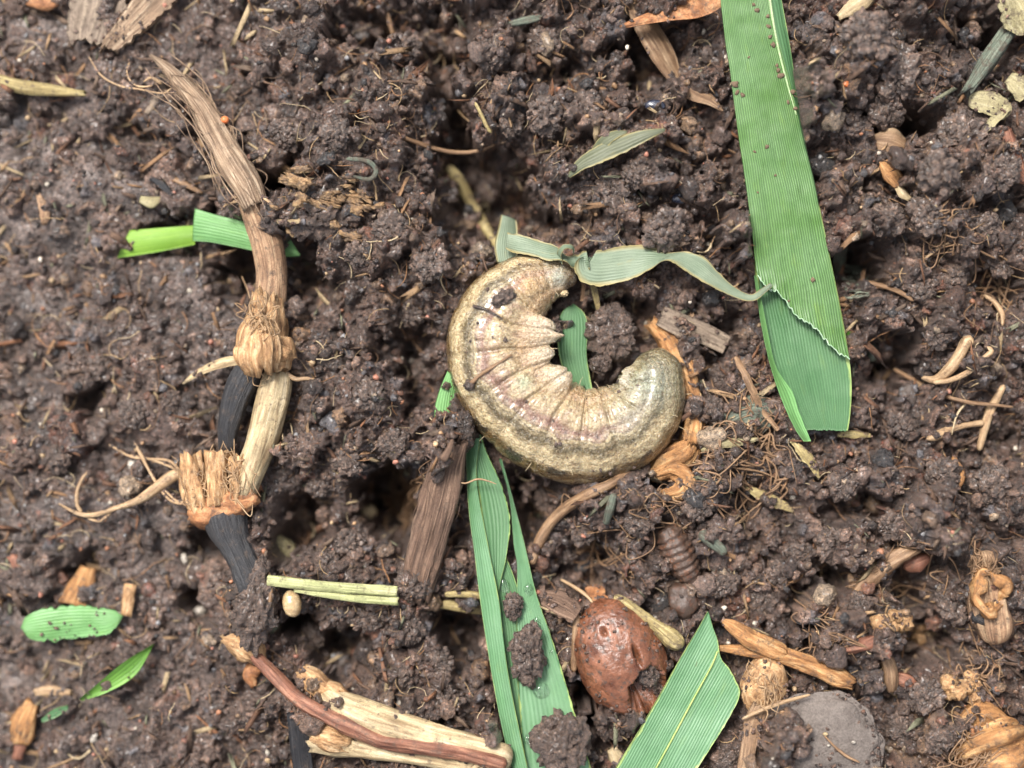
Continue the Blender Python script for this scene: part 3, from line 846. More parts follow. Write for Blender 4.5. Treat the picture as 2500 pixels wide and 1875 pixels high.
M_GREYWOOD = mat_fibre('grey_brown_wood', (0.10, 0.075, 0.055), (0.24, 0.185, 0.145), (0.36, 0.29, 0.22), 0.2, 3.0, dirt=0.55, bd=0.12)
M_ROOT = mat_fibre('pale_root', (0.22, 0.13, 0.07), (0.40, 0.27, 0.16), (0.58, 0.45, 0.30), 0.4, 4.0, dirt=0.4, bd=0.08, rough=0.5)
M_BROOT = mat_fibre('brown_root', (0.11, 0.065, 0.035), (0.24, 0.145, 0.085), (0.38, 0.26, 0.16), 0.4, 4.0, dirt=0.2, bd=0.08, rough=0.5)
M_ORANGE = mat_fibre('orange_brown_bark', (0.13, 0.055, 0.022), (0.40, 0.20, 0.08), (0.62, 0.41, 0.21), 0.4, 2.6, dirt=0.45, bd=0.18)
M_GREYFIB = mat_fibre('grey_green_fibre', (0.04, 0.05, 0.042), (0.12, 0.145, 0.115), (0.28, 0.31, 0.25), 0.2, 8.0, dirt=0.7, bd=0.14)
M_DRYLEAF = mat_fibre('dry_brown_leaf', (0.09, 0.05, 0.03), (0.22, 0.135, 0.08), (0.40, 0.29, 0.19), 0.25, 4.0, dirt=0.2, bd=0.08)
M_YELLEAF = mat_fibre('bleached_leaf', (0.20, 0.17, 0.09), (0.34, 0.30, 0.17), (0.50, 0.46, 0.31), 0.3, 3.0, dirt=0.55, bd=0.10)
M_STALK = mat_fibre('bleached_stalk', (0.20, 0.13, 0.07), (0.42, 0.33, 0.20), (0.62, 0.52, 0.37), 0.25, 3.0, dirt=0.3, bd=0.08)
M_CLOD = mat_soil('crumbly_clod', 0.50, 0.8, False, (0.070, 0.047, 0.035))
M_DCLOD = mat_soil('dark_wet_clod', 0.40, 0.55, False, (0.036, 0.025, 0.020))
M_STONE = mat_plain('flat_grey_stone', (0.115, 0.095, 0.084), (0.16, 0.136, 0.122), 1.2, 0.7, 0.25, 0.08)
M_HUSK = mat_plain('red_brown_husk', (0.085, 0.028, 0.013), (0.22, 0.088, 0.046), 0.8, 0.34, 0.55, 0.08, coat=0.1, grime=0.3)
M_BRPEB = mat_plain('brown_pebble', (0.05, 0.025, 0.016), (0.12, 0.06, 0.04), 1.5, 0.4, 0.5, 0.06, grime=0.9)
M_DROP = None
def _drop():
    m, nt, b = new_mat('water')
    b.inputs['Base Color'].default_value = (1, 1, 1, 1); b.inputs['Roughness'].default_value = 0.03
    b.inputs['IOR'].default_value = 1.33; b.inputs['Transmission Weight'].default_value = 1.0
    return m
M_DROP = _drop()
M_SHELL = mat_plain('amber_shell', (0.30, 0.19, 0.09), (0.50, 0.38, 0.22), 1.6, 0.22, 0.6, 0.02, sss=0.3, coat=0.3)
M_BLUEBLACK = mat_plain('blue_black_shell', (0.010, 0.012, 0.022), (0.03, 0.035, 0.06), 3, 0.18, 0.7, 0.02, coat=0.4)
M_BEAD = mat_plain('orange_bead', (0.50, 0.13, 0.04), (0.62, 0.20, 0.07), 2, 0.35, 0.5, 0.02)
M_TANPEB = mat_plain('tan_pebble', (0.20, 0.11, 0.06), (0.34, 0.21, 0.12), 2, 0.5, 0.4, 0.05, grime=0.9)
M_WHITE = mat_plain('white_grain', (0.38, 0.34, 0.29), (0.50, 0.46, 0.40), 2, 0.4, 0.5, 0.03, grime=0.7)
M_PINKPEB = mat_plain('pink_pebble', (0.20, 0.075, 0.055), (0.30, 0.13, 0.10), 2, 0.45, 0.4, 0.04, grime=0.9)
M_GREYPEB = mat_plain('grey_pebble', (0.10, 0.10, 0.105), (0.18, 0.18, 0.185), 2, 0.5, 0.4, 0.04, grime=0.9)

# ------------------------------------------------------------------ placing helpers
def laid(path, dz=0.0, sm=11, big=False, sink=0.3, step=5.0, zc=None):
    """path rows (px, py, width px[, extra height mm]) laid over the soil -> points, radii (mm)"""
    path = [tuple(p) + (0.0,) * (4 - len(p)) for p in path]
    p = cr(path, step=step) if len(path) > 2 else cr(path, n=max(6, int(np.hypot(path[0][0] - path[1][0], path[0][1] - path[1][1]) / step)))
    r = np.maximum(p[:, 2], 1.5) / 2 / PPM
    z = np.zeros(len(p))
    for _ in range(3):
        x, y = W(p[:, 0], p[:, 1], z)
        z = (smooth1(gz(x, y, big), sm) + 0.18 if zc is None else zc) + r * (1 - 2 * sink) + dz + p[:, 3]
    x, y = W(p[:, 0], p[:, 1], z)
    return np.stack([x, y, z], 1), r

def limb(path, dz=0.0, sm=11, big=False, sink=0.3, zc=None, step=5.0, rings=None, **kw):
    P, R = laid(path, dz, sm, big, sink, step, zc)
    if rings: R = R * (1 + rings[1] * (np.abs(np.sin(np.arange(len(R)) * step / PPM * math.pi / rings[0])) - 0.5))
    if not kw.get('ragged'): kw.setdefault('round_ends', True)
    return tube(P, R, **kw)

def spot(px, py, r, lift=0.3, dz=0.0, big=False):
    z = 0.0
    for _ in range(3):
        x, y = W(px, py, z); z = float(gz(x, y, big)) + r * lift + dz
    return np.array([float(x), float(y), z])

def edges(pts, z):
    out = []
    for q in pts:
        zz = q[2] if len(q) > 2 else (z(q[0], q[1]) if callable(z) else z)
        x, y = W(q[0], q[1], zz); out.append((float(x), float(y), zz))
    return out

def ribbon(path, zc=None, dz=0.0, sm=9, rows=None, cols=9, th=0.12, **kw):
    """twisting strip: rows (px, py, width px, extra mm, roll degrees)"""
    p = cr([tuple(q) + (0.0,) * (5 - len(q)) for q in path], step=5)
    z = np.zeros(len(p))
    for _ in range(3):
        x, y = W(p[:, 0], p[:, 1], z)
        z = (smooth1(gz(x, y), sm) + 0.3 if zc is None else zc) + dz + p[:, 3]
    x, y = W(p[:, 0], p[:, 1], z)
    C = np.stack([x, y, z], 1)
    T = np.gradient(C, axis=0); T /= np.linalg.norm(T, axis=1)[:, None]
    S = np.cross(T, [0, 0, 1.0]); S /= np.linalg.norm(S, axis=1)[:, None]
    Bn = np.cross(S, T); a = np.radians(p[:, 4])[:, None]
    D = (S * np.cos(a) + Bn * np.sin(a)) * (p[:, 2] / 2 / PPM)[:, None]
    return sheet(C - D, C + D, rows or len(p), cols, th=th, **kw)

def fibres(path, n, spread, w, dz=0.0, seed=0, sm=9, zc=None, curl=1.0):
    """bundle of loose fibres along a path (px)"""
    g = np.random.default_rng(seed); out = []
    p = np.asarray(path, float)
    for k in range(n):
        off = g.normal(size=2) * spread
        a, b = sorted(g.random(2)); b = max(b, a + 0.35)
        q = cr(p, n=24); i0, i1 = int(a * 16), min(23, int(b * 23) + 3)
        q = q[i0:i1 + 1][::3]
        if len(q) < 3: q = cr(p, n=5)
        q = q[:, :2] + off + g.normal(size=(len(q), 2)) * curl * spread * 0.5
        ww = w * g.uniform(0.5, 1.2)
        out.append(limb([(x, y, ww * (1 if j < len(q) - 1 else 0.4), g.uniform(-0.1, 0.25)) for j, (x, y) in enumerate(q)], dz=dz, sm=sm, zc=zc, n=5, step=7))
    return join(out)

def base_of(g):
    lo, hi = g.v.min(0), g.v.max(0)
    return ((lo[0] + hi[0]) / 2, (lo[1] + hi[1]) / 2, lo[2])

def solo(name, path, mat, label, cat, group=None, **kw):
    return one(name, limb(path, **kw), mat, label, cat, group)

# ------------------------------------------------------------------ broad green leaf with its torn double layer
zbig = lambda px, py: BIG_Z + (2.3 - BIG_Z) * min(max(py / 1075, 0), 1)
UP_R = [(1872, -60), (1890, 60), (1912, 140), (1932, 215), (1958, 330), (1985, 440), (2010, 560), (2038, 690), (2058, 800), (2074, 884)]
gl = thing('broad_leaf', (*[float(v) for v in W(1950, 560, 2.5)], 2.2), 'broad green leaf piece with fine parallel veins and a torn lower end', 'leaf')
Lu = edges(BIG_UP_L[:7], lambda a, b: zbig(a, b) + 0.10)
Ru = edges(UP_R, lambda a, b: zbig(a, b) + 0.12)
# upper layer: a sheet cut along the diagonal tear from (1850,690) to (2074,884)
def tear_sheet():
    L = cr(Lu + edges([(1862, 790), (1880, 884)], lambda a, b: zbig(a, b) + 0.1), 260); R = cr(Ru, 260)
    rows, cols = 200, 120
    v = np.linspace(0, 1, cols)
    endL, endR = 0.775, 1.0                     # share of each edge above the tear
    # along-edge share of the tear at each column, with ragged steps
    e = endL + (endR - endL) * v + 0.014 * fbm2(v * 14, 0 * v, 4.0, 4, 0.65) + 0.006 * np.round(np.sin(v * 17) * 1.2)
    e = np.clip(e, 0.7, 1.0)
    u = np.linspace(0, 1, rows)[:, None] * e[None]
    t = u * 259; k = np.clip(t.astype(int), 0, 258); f = (t - k)[..., None]
    A = L[k] * (1 - f) + L[k + 1] * f; B = R[k] * (1 - f) + R[k + 1] * f
    vv = v[None] + 0 * u
    P = A * (1 - vv)[..., None] + B * vv[..., None]
    ed = 1 - u / e[None]
    P[..., 2] += 0.35 * 4 * vv * (1 - vv) * 0.6 + 0.0 + 0.16 * fbm2(P[..., 0] * 0.3, P[..., 1] * 0.3, 3.0, 3) + 0.25 * np.exp(-ed * 40)
    UV = np.stack([u * 32, vv * 5.0], -1).reshape(-1, 2)
    top = P.reshape(-1, 3); n = rows * cols; bot = top - [0, 0, 0.16]
    F = ring_faces(rows, cols, False)
    def st(ids): return np.stack([ids[:-1], ids[:-1] + n, ids[1:] + n, ids[1:]], 1)
    l = np.arange(rows) * cols; c_ = np.arange(cols)
    S = np.vstack([st(l), st(l + cols - 1)[:, ::-1], st(c_)[:, ::-1], st((rows - 1) * cols + c_)])
    return Geo(np.vstack([top, bot]), [np.vstack([F, F[:, ::-1] + n, S])], np.vstack([UV, UV])), P
ug, UPP = tear_sheet()
ul = part('upper_layer', ug, M_LEAF, gl)
# pale ragged lip along the tear
tear = UPP[-1]
part('torn_edge', tube(tear + [0, 0, 0.0], np.full(len(tear), 0.05) * (1 + 0.6 * fbm2(np.linspace(0, 20, len(tear)), np.zeros(len(tear)), 2.0, 3)), 6, wob=0.3), mat_plain('torn_leaf_fibre', (0.22, 0.38, 0.20), (0.42, 0.55, 0.40), 3, 0.5), ul)
lowA = edges(BIG_LOW_L, lambda a, b: zbig(a, b) - 0.30)
lowB = edges(BIG_LOW_R, lambda a, b: zbig(a, b) - 0.30)
part('lower_layer', sheet(lowA, lowB, 110, 40, 0.16, camber=-0.25, ridge=0.0, vein=0.31, ripple=0.10, jag1=0.012, jagk=3, seed=2), M_LEAF_UNDER, gl)
flapA = edges([(1841, 672), (1858, 790), (1880, 890), (1908, 975), (1940, 1045), (1962, 1078)], lambda a, b: zbig(a, b) - 0.35)
flapB = edges([(1848, 675), (1873, 800), (1895, 895), (1934, 955), (1952, 1008), (1980, 1077)], lambda a, b: zbig(a, b) + 0.5)
part('folded_margin', sheet(flapA, flapB, 80, 12, 0.14, camber=0.25, ridge=0.0, vein=0.31, seed=5, edge_rag=0.06), M_FRESH, gl)
bmA = edges([(1866, -60), (1886, 60), (1908, 140), (1928, 215), (1954, 330), (1981, 440), (1999, 500)], lambda a, b: zbig(a, b) - 0.05)
bmB = edges([(1896, -60), (1914, 30), (1930, 120), (1948, 240), (1966, 350), (1990, 450), (2000, 505)], lambda a, b: zbig(a, b) - 0.55)
part('folded_margin', sheet(bmA, bmB, 80, 10, 0.14, camber=0.12, ridge=0.0, vein=0.31, seed=6), M_LEAF_UNDER, gl)
ridge_line = np.array(edges([(1874, -40), (1889, 60), (1903, 130), (1918, 190), (1932, 240), (1944, 280)], lambda a, b: zbig(a, b) + 0.16))
rl = cr(ridge_line, 60)
part('midrib', tube(rl, np.linspace(0.11, 0.05, 60), 8), mat_plain('pale_midrib', (0.30, 0.42, 0.20), (0.40, 0.50, 0.28), 2, 0.45), ul)

# soil specks stuck to the broad leaf
SPK = [blob((0, 0, 0), (1, 0.8, 0.55), 2, 0.35, 1.6, s_, 24, 0.5) for s_ in (1, 2, 3)]
spk_me = [make_mesh('soil_speck', g, mat_plain('dried_soil_speck', (0.12, 0.08, 0.05), (0.26, 0.18, 0.12), 1.5 / 0.2, 0.6, 0.3, 0.05)) for g in SPK]
for k, (px, py, r) in enumerate([(1848, 25, 0.22), (1875, 40, 0.15), (1877, 65, 0.2), (1880, 90, 0.18), (1887, 110, 0.2), (1905, 185, 0.28), (1900, 172, 0.2), (1795, 205, 0.26), (1800, 225, 0.2), (1813, 232, 0.2),
                                 (1936, 225, 0.2), (1924, 250, 0.16), (1942, 265, 0.2), (1872, 358, 0.16), (1842, 370, 0.12), (1893, 428, 0.12), (1985, 683, 0.18), (1925, 735, 0.13), (1897, 160, 0.16), (1840, 12, 0.14), (1828, 140, 0.11), (1850, 470, 0.1)]):
    d = np.hypot(UPP[..., 0] - W(px, py, 3)[0], UPP[..., 1] - W(px, py, 3)[1]); i = np.unravel_index(np.argmin(d), d.shape)
    o = bpy.data.objects.new('soil_speck', spk_me[k % 3]); COL.objects.link(o)
    x, y = W(px, py, UPP[i][2]); o.location = (x * U, y * U, (UPP[i][2] + r * 0.15) * U); o.scale = (r,) * 3; o.rotation_euler = (0, 0, k * 1.3)
    tag(o, 'tiny brown soil speck stuck on the broad veined leaf', 'soil', 'soil specks on the broad leaf')

# ------------------------------------------------------------------ long folded blade under the caterpillar, with drops
zbl = lambda px, py: 0.1 + 2.2 * min(max((py - 1070) / 830, 0), 1)
bl = thing('folded_blade', (*[float(v) for v in W(1270, 1450, 1)], 0.4), 'long green grass blade folded lengthwise, running out from under the caterpillar', 'leaf')
part('front_fold', sheet(edges(BLADE_L, lambda a, b: zbl(a, b) + 0.15), edges([(1172, 1070), (1164, 1174), (1193, 1339), (1217, 1458), (1228, 1552), (1246, 1675), (1296, 1915)], lambda a, b: zbl(a, b) + 0.85), 160, 14, 0.15, camber=0.12, ridge=0.0, vein=0.36, seed=11, ripple=0.06), M_MINT, bl)
part('inner_fold', sheet(edges([(1150, 1060), (1165, 1174), (1190, 1339), (1212, 1462)], lambda a, b: zbl(a, b) + 0.55), edges([(1174, 1062), (1190, 1108), (1226, 1190), (1245, 1271), (1236, 1360), (1222, 1420), (1215, 1464)], lambda a, b: zbl(a, b) + 0.40), 110, 20, 0.13, camber=-0.15, ridge=0.0, vein=0.36, seed=12, edge_rag=0.05), M_LEAF_UNDER, bl)
part('back_fold', sheet(edges([(1218, 1120), (1243, 1215), (1254, 1330), (1262, 1380), (1262, 1460), (1262, 1600), (1270, 1760), (1290, 1915)], lambda a, b: zbl(a, b) + 0.10), edges(BLADE_R, lambda a, b: zbl(a, b) + 0.22), 160, 20, 0.15, camber=-0.12, ridge=0.0, vein=0.36, seed=13, edge_rag=0.02), M_MINT, bl)
part('middle_fold', sheet(edges([(1212, 1400), (1216, 1480), (1228, 1600), (1246, 1720), (1285, 1915)], lambda a, b: zbl(a, b) + 0.0), edges([(1232, 1350), (1262, 1430), (1278, 1510), (1292, 1620), (1330, 1915)], lambda a, b: zbl(a, b) + 0.04), 120, 16, 0.13, camber=-0.1, ridge=0.0, vein=0.36, seed=14), M_LEAF_UNDER, bl)
one('green_blade_stub', sheet(edges([(1092, 905), (1070, 960), (1060, 1010), (1072, 1060), (1082, 1100)], 1.5), edges([(1118, 930), (1114, 978), (1120, 1040), (1124, 1085), (1126, 1108)], 1.2), 60, 18, 0.15, camber=0.25, ridge=0.0, seed=15, jag1=0.05), M_FRESH,
    'short green blade end showing between the caterpillar back and the brown splinter', 'leaf')
one('green_blade_glimpse', sheet(edges([(1398, 742), (1372, 762), (1362, 800), (1366, 872), (1390, 950)], 0.1), edges([(1402, 742), (1428, 768), (1434, 810), (1432, 870), (1446, 950)], 0.25), 50, 20, 0.15, camber=0.15, ridge=0.0, vein=0.25, seed=16), M_LEAF_UNDER,
    'dark green blade seen through the gap inside the curled caterpillar', 'leaf')
def drop(px, py, rx, ry, z, rot=0.0):
    d, f = ico(4); v = d.copy(); v[:, 2] = np.where(v[:, 2] > 0, v[:, 2] * 0.55, v[:, 2] * 0.08)
    v[:, :2] *= (1 + 0.08 * noise3(np.stack([d[:, 0] * 1.5, d[:, 1] * 1.5, 0 * d[:, 0] + px], -1)))[:, None]
    v = v * [rx / PPM, ry / PPM, min(rx, ry) / PPM]
    c_, s_ = math.cos(rot), math.sin(rot); v = v @ np.array([[c_, s_, 0], [-s_, c_, 0], [0, 0, 1]])
    x, y = W(px, py, z); return Geo(v + [x, y, z], [f])
for px, py, rx, ry, rot, lab in [(1291, 1440, 12, 15, 0.2, 'round water drop on the folded blade above the small dirt lump'), (1313, 1523, 8, 17, 0.2, 'oval water drop near the right margin of the folded blade'),
                                 (1321, 1686, 21, 19, 0, 'largest dark water drop on the folded blade, between two soil lumps'), (1231, 1430, 13, 18, 0.3, 'flat water drop in the crease of the folded blade'),
                                 (1289, 1806, 10, 12, 0, 'faint water drop low on the folded blade beside the biggest soil lump'), (1347, 1592, 6, 7, 0, 'tiny water drop on the folded blade beside the long soil lump')]:
    zz = zbl(px, py) + (0.10 if px > 1260 else 0.0)
    one('water_drop', drop(px, py, rx, ry, zz, rot), M_DROP, lab, 'drop', 'water drops on the folded blade')
def lumpy(c, r, k, amp, seed, grains, gs, rot):
    """a clod: an uneven core with smaller crumbs fused to it"""
    g = np.random.default_rng(int(seed * 31) + 3)
    out = [blob(c, np.asarray(r) * 0.86, k, amp, 1.4, seed, grains, gs, rot, 0.22)]
    for j in range(14):
        d = g.normal(size=3); d[2] = abs(d[2]) * 0.8; d /= np.linalg.norm(d)
        cz, sz = math.cos(rot), math.sin(rot)
        o = (d * np.asarray(r) * 0.8) @ np.array([[cz, sz, 0], [-sz, cz, 0], [0, 0, 1]])
        s_ = min(r) * g.uniform(0.16, 0.45)
        out.append(blob(np.asarray(c) + o, (s_, s_ * g.uniform(0.6, 1), s_ * g.uniform(0.6, 1)), 3, 0.45, 1.7, seed + 60 + j, 50, 0.35, g.uniform(0, 3), 0.2))
    return join(out)
def clod(px, py, rx, ry, rz, z, seed, label, mat=None, rot=0.0, k=5, grains=420, gs=0.24, amp=0.38, cat='soil clod', group=None):
    x, y = W(px, py, z)
    return one('soil_clod', lumpy((float(x), float(y), z), (rx, ry, rz), k, amp, seed, grains, gs, rot), mat or M_CLOD, label, cat, group)
clod(1253, 1478, 0.75, 1.1, 0.7, zbl(0, 1478) + 0.55, 1, 'small soil lump on the folded blade, above the long lump')
clod(1288, 1600, 1.35, 2.3, 1.2, zbl(0, 1600) + 0.95, 2, 'long pointed soil lump lying in the middle of the folded blade')
clod(1372, 1812, 2.2, 2.4, 1.6, zbl(0, 1800) + 1.0, 3, 'biggest crumbly soil lump on the lower end of the folded blade')

# ------------------------------------------------------------------ cut blade, lower right
zc_ = lambda px, py: 2.2 + 0.4 * (py - 1490) / 410
cb = thing('slanted_leaf', (*[float(v) for v in W(1650, 1720, 2)], 2.0), 'wide pale green blade with a slanted cut tip and clear midrib', 'leaf')
lg = sheet(edges(CUT_L, lambda a, b: zc_(a, b)), edges(CUT_R, lambda a, b: zc_(a, b) - 0.1), 130, 44, 0.16, camber=-0.15, ridge=0.0, vein=0.36, ripple=0.08, seed=21, edge_rag=0.006)
_dx, _dy = np.array(W(1604, 1875, 2.4)) - np.array(W(1755, 1600, 2.3)); _dn = math.hypot(_dx, _dy)      # veins run parallel to the midrib
lg.uv = np.stack([(lg.v[:, 0] * _dx + lg.v[:, 1] * _dy) / _dn, (lg.v[:, 0] * _dy - lg.v[:, 1] * _dx) / _dn], -1)
lam = part('lamina', lg, M_MINT, cb)
mr = cr(np.array(edges([(1752, 1590), (1735, 1630), (1690, 1712), (1640, 1806), (1580, 1915)], lambda a, b: zc_(a, b) - 0.12)), 60)
part('midrib', tube(mr, np.full(60, 0.075), 8), mat_plain('yellow_midrib', (0.26, 0.36, 0.10), (0.34, 0.42, 0.14), 2, 0.45), lam)

# ------------------------------------------------------------------ small green leaves on the left and lower left
sl = thing('snapped_leaf', spot(500, 575, 0.5), 'bright yellow green leaf strip bent behind the dry rhizome', 'leaf')
zs = float(gz(*W(480, 570, 0), True))
part('outer_strip', sheet(edges([(317, 562), (390, 556), (476, 550)], zs + 1.3), edges([(286, 630), (380, 616), (476, 597)], zs + 0.9), 40, 16, 0.15, camber=0.2, seed=31, ripple=0.08), M_BRIGHT, sl)
part('bent_strip', sheet(edges([(476, 509), (530, 525), (601, 543), (680, 570), (704, 580), (732, 622)], zs + 1.9), edges([(470, 588), (520, 592), (610, 610), (660, 622), (696, 626), (731, 626)], zs + 1.7), 80, 18, 0.15, camber=0.25, seed=32, ripple=0.1), M_FRESH, sl)
zo = float(gz(*W(180, 1525, 0), True)) + 1.3
one('oval_leaf_piece', sheet(edges([(52, 1532), (70, 1500), (130, 1483), (210, 1480), (270, 1488), (301, 1503)], zo), edges([(54, 1534), (75, 1558), (120, 1565), (200, 1556), (268, 1545), (302, 1505)], zo - 0.1), 60, 24, 0.16, camber=0.12, ridge=0.0, vein=0.26, seed=33, ripple=0.2, edge_rag=0.16), M_FRESH,
    'oval pale green leaf piece dotted with dirt, below the tan chip', 'leaf')
zo = float(gz(*W(285, 1640, 0), True)) + 1.7
one('pointed_leaf', sheet(edges([(192, 1708), (235, 1672), (300, 1618), (374, 1573)], zo + 0.1), edges([(196, 1712), (262, 1690), (330, 1648), (375, 1575)], zo - 0.25), 50, 14, 0.15, camber=-0.2, seed=34, ripple=0.12), M_SLIM,
    'slim pointed green leaf tip lying below the oval leaf piece', 'leaf')
zo = float(gz(*W(135, 1740, 0), True)) + 1.4
one('pointed_leaf', sheet(edges([(100, 1756), (130, 1732), (164, 1722)], zo), edges([(102, 1764), (135, 1752), (166, 1732)], zo - 0.1), 30, 8, 0.15, seed=35), M_LEAF_UNDER,
    'dull green leaf shred touching the orange brown husk debris', 'leaf')

# ------------------------------------------------------------------ withered curling leaf above the caterpillar
cl_ = thing('withered_leaf', spot(1500, 650, 1), 'withered grey green leaf curling from the caterpillar tail to the broad leaf', 'leaf')
part('twisted_tail', ribbon([(1432, 628, 60, 1.1, 50), (1442, 652, 84, 1.2, 12), (1480, 652, 86, 1.2, 8), (1535, 640, 84, 1.4, 14), (1590, 628, 70, 1.7, 38), (1630, 626, 44, 1.9, 60), (1668, 634, 46, 2.0, 25), (1705, 650, 54, 2.0, 10), (1740, 678, 46, 1.9, 25), (1790, 712, 28, 1.7, 30), (1835, 727, 22, 1.9, 40), (1868, 706, 16, 2.2, 40), (1884, 694, 12, 2.3, 40)], zc=1.3, cols=14, th=0.14, camber=0.12, ripple=0.14, seed=41, edge_rag=0.08), M_CURL, cl_)
part('crumpled_base', ribbon([(1236, 588, 40, 0.0, -20), (1270, 596, 46, 0.5, 10), (1310, 606, 44, 0.8, 20), (1350, 618, 50, 1.0, 35), (1385, 632, 34, 1.1, 60), (1412, 640, 36, 1.0, -30), (1436, 634, 50, 1.2, 20)], zc=1.6, cols=12, th=0.14, camber=0.2, ripple=0.25, seed=42, edge_rag=0.12), M_CURL, cl_)
part('curl', ribbon([(1368, 640, 22, 1.0, 70), (1366, 618, 24, 1.7, 65), (1378, 602, 24, 2.0, 60), (1396, 604, 22, 1.8, 60), (1402, 616, 18, 1.3, 60)], zc=1.6, cols=6, th=0.1, seed=43), M_CURL, cl_)
part('shrivelled_strand', ribbon([(1425, 650, 26, 0.9, 20), (1445, 690, 24, 0.5, 50), (1455, 725, 18, 0.1, 30), (1462, 760, 12, -0.2, 30)], zc=1.0, cols=6, seed=44, ripple=0.2), M_STRAW, cl_)
part('shrivelled_strand', ribbon([(1410, 650, 18, 0.8, 20), (1424, 690, 16, 0.2, 50), (1420, 735, 10, -0.4, 30)], zc=1.0, cols=6, seed=45, ripple=0.2), M_DRYLEAF, cl_)
one('leaf_stub', ribbon([(1242, 530, 44, 0, 30), (1240, 565, 52, 0.5, 20), (1236, 600, 58, 0.9, 10), (1238, 640, 50, 1.2, 10)], zc=-0.6, cols=10, th=0.14, camber=0.2, seed=46, ripple=0.15), M_CURL, 'pale upright leaf stub in the dark hole behind the caterpillar', 'leaf')
solo('yellow_stalk', [(1092, 405, 22, -0.2), (1120, 440, 30, 0.3), (1150, 495, 26, 0.2), (1180, 545, 26, 0), (1218, 606, 22, 0.2)], M_STRAW, 'mottled yellow stalk slanting down towards the pale leaf stub', 'stalk', sm=31, dz=0.8, n=12, lobes=0.1, flat=0.6)
dl = thing('dry_forked_leaf', spot(1490, 370, 0.5), 'grey green withered leaf with two pointed lobes above the curling leaf', 'leaf')
part('long_lobe', ribbon([(1388, 432, 8, 0, 10), (1420, 400, 34, 0.3, 25), (1465, 375, 46, 0.6, 20), (1520, 352, 40, 0.8, 10), (1570, 332, 30, 0.9, 15), (1624, 316, 8, 1.0, 20)], sm=41, dz=0.6, cols=12, camber=0.15, ripple=0.15, seed=47, edge_rag=0.1), M_OLIVE, dl)
part('short_lobe', ribbon([(1435, 392, 16, 0, 40), (1470, 350, 34, 0.5, 30), (1500, 330, 28, 0.6, 35), (1530, 322, 8, 0.7, 35)], sm=41, dz=0.3, cols=10, camber=0.1, ripple=0.12, seed=48, edge_rag=0.1), M_OLIVE, dl)

# ------------------------------------------------------------------ dry jointed rhizome on the left
rz = thing('dry_rhizome', spot(600, 800, 1), 'long dry jointed rhizome with a fibrous brown upper stem and black sheath', 'root')
fs = part('fibrous_stem', limb([(372, 138, 8), (400, 160, 24), (432, 192, 38), (490, 260, 54), (530, 330, 66), (572, 402, 74), (602, 452, 70), (622, 500, 60)], dz=1.5, sm=61, big=True, n=36, lobes=0.16, lobek=3.5, seed=1, ragged=0.3), M_STEM, rz)
part('jointed_stem', limb([(602, 458, 62), (628, 530, 70), (652, 600, 74), (662, 660, 70), (660, 720, 74), (655, 760, 72)], dz=1.5, sm=61, big=True, n=36, lobes=0.12, lobek=3.5, seed=2, ragged=0.15), M_STEM2, rz)
nd = part('node', limb([(652, 735, 66), (645, 785, 84), (638, 820, 96), (640, 848, 112), (638, 872, 116), (640, 892, 92)], dz=1.4, sm=61, big=True, n=36, lobes=0.4, lobek=3.4, wob=0.2, seed=3, ragged=0.7), M_NODE, rz)
nl = []
for k, (px, py, r) in enumerate([(600, 850, 0.7), (622, 868, 0.8), (668, 872, 0.9), (690, 862, 0.7), (650, 850, 0.8), (625, 815, 0.6), (660, 815, 0.5), (680, 890, 0.6)]):
    c = spot(px, py, 0, dz=2.4, big=True); nl.append(blob(c, (r, r * 0.8, r * 0.7), 3, 0.3, 1.5, 50 + k, rot=k))
part('bud_scale', join(nl), M_NODE, nd, kind='stuff')
part('wrapping_fibre', fibres([(640, 740), (636, 800), (640, 870), (652, 895)], 34, 26, 4, dz=2.5, seed=5, sm=61), M_ROOT, nd, kind='stuff')
part('loose_fibre', fibres([(400, 170), (480, 255), (560, 390), (620, 500)], 40, 22, 3.2, dz=2.1, seed=6, sm=61), M_STEM, fs, kind='stuff')
part('black_sheath', limb([(640, 878, 66), (618, 892, 68), (592, 935, 70), (572, 985, 64), (558, 1040, 54), (552, 1105, 36)], dz=1.2, sm=61, big=True, n=28, lobes=0.10, lobek=3.5, seed=4, flat=0.7), M_BLACK, rz)
part('pale_stem', limb([(682, 900, 58), (672, 945, 70), (660, 990, 76), (645, 1050, 78), (630, 1100, 72), (608, 1160, 66), (592, 1215, 54)], dz=1.0, sm=61, big=True, n=32, lobes=0.2, lobek=2.8, seed=5), M_STALK, rz)
rt = part('root_tuft', limb([(470, 1118, 52), (475, 1160, 60), (482, 1215, 62), (492, 1245, 58)], dz=1.4, sm=61, big=True, n=28, lobes=0.4, lobek=3.6, wob=0.25, seed=6, ragged=0.5), M_NODE, rz)
part('root_block', limb([(530, 1108, 62), (530, 1150, 68), (534, 1190, 70), (538, 1226, 70)], dz=1.5, sm=61, big=True, n=28, lobes=0.4, lobek=3.6, wob=0.25, seed=7, ragged=0.4), M_NODE, rz)
part('root_block', limb([(588, 1120, 56), (588, 1160, 62), (586, 1200, 58), (580, 1235, 50)], dz=1.2, sm=61, big=True, n=28, lobes=0.4, lobek=3.4, wob=0.25, seed=8, ragged=0.4), M_NODE, rz)
part('rust_collar', limb([(470, 1252, 48), (500, 1252, 76), (540, 1238, 78), (580, 1224, 70), (622, 1204, 52)], dz=1.55, sm=61, big=True, n=28, lobes=0.2, lobek=2.0, seed=9, flat=0.75, ragged=0.2), M_RUST, rz)
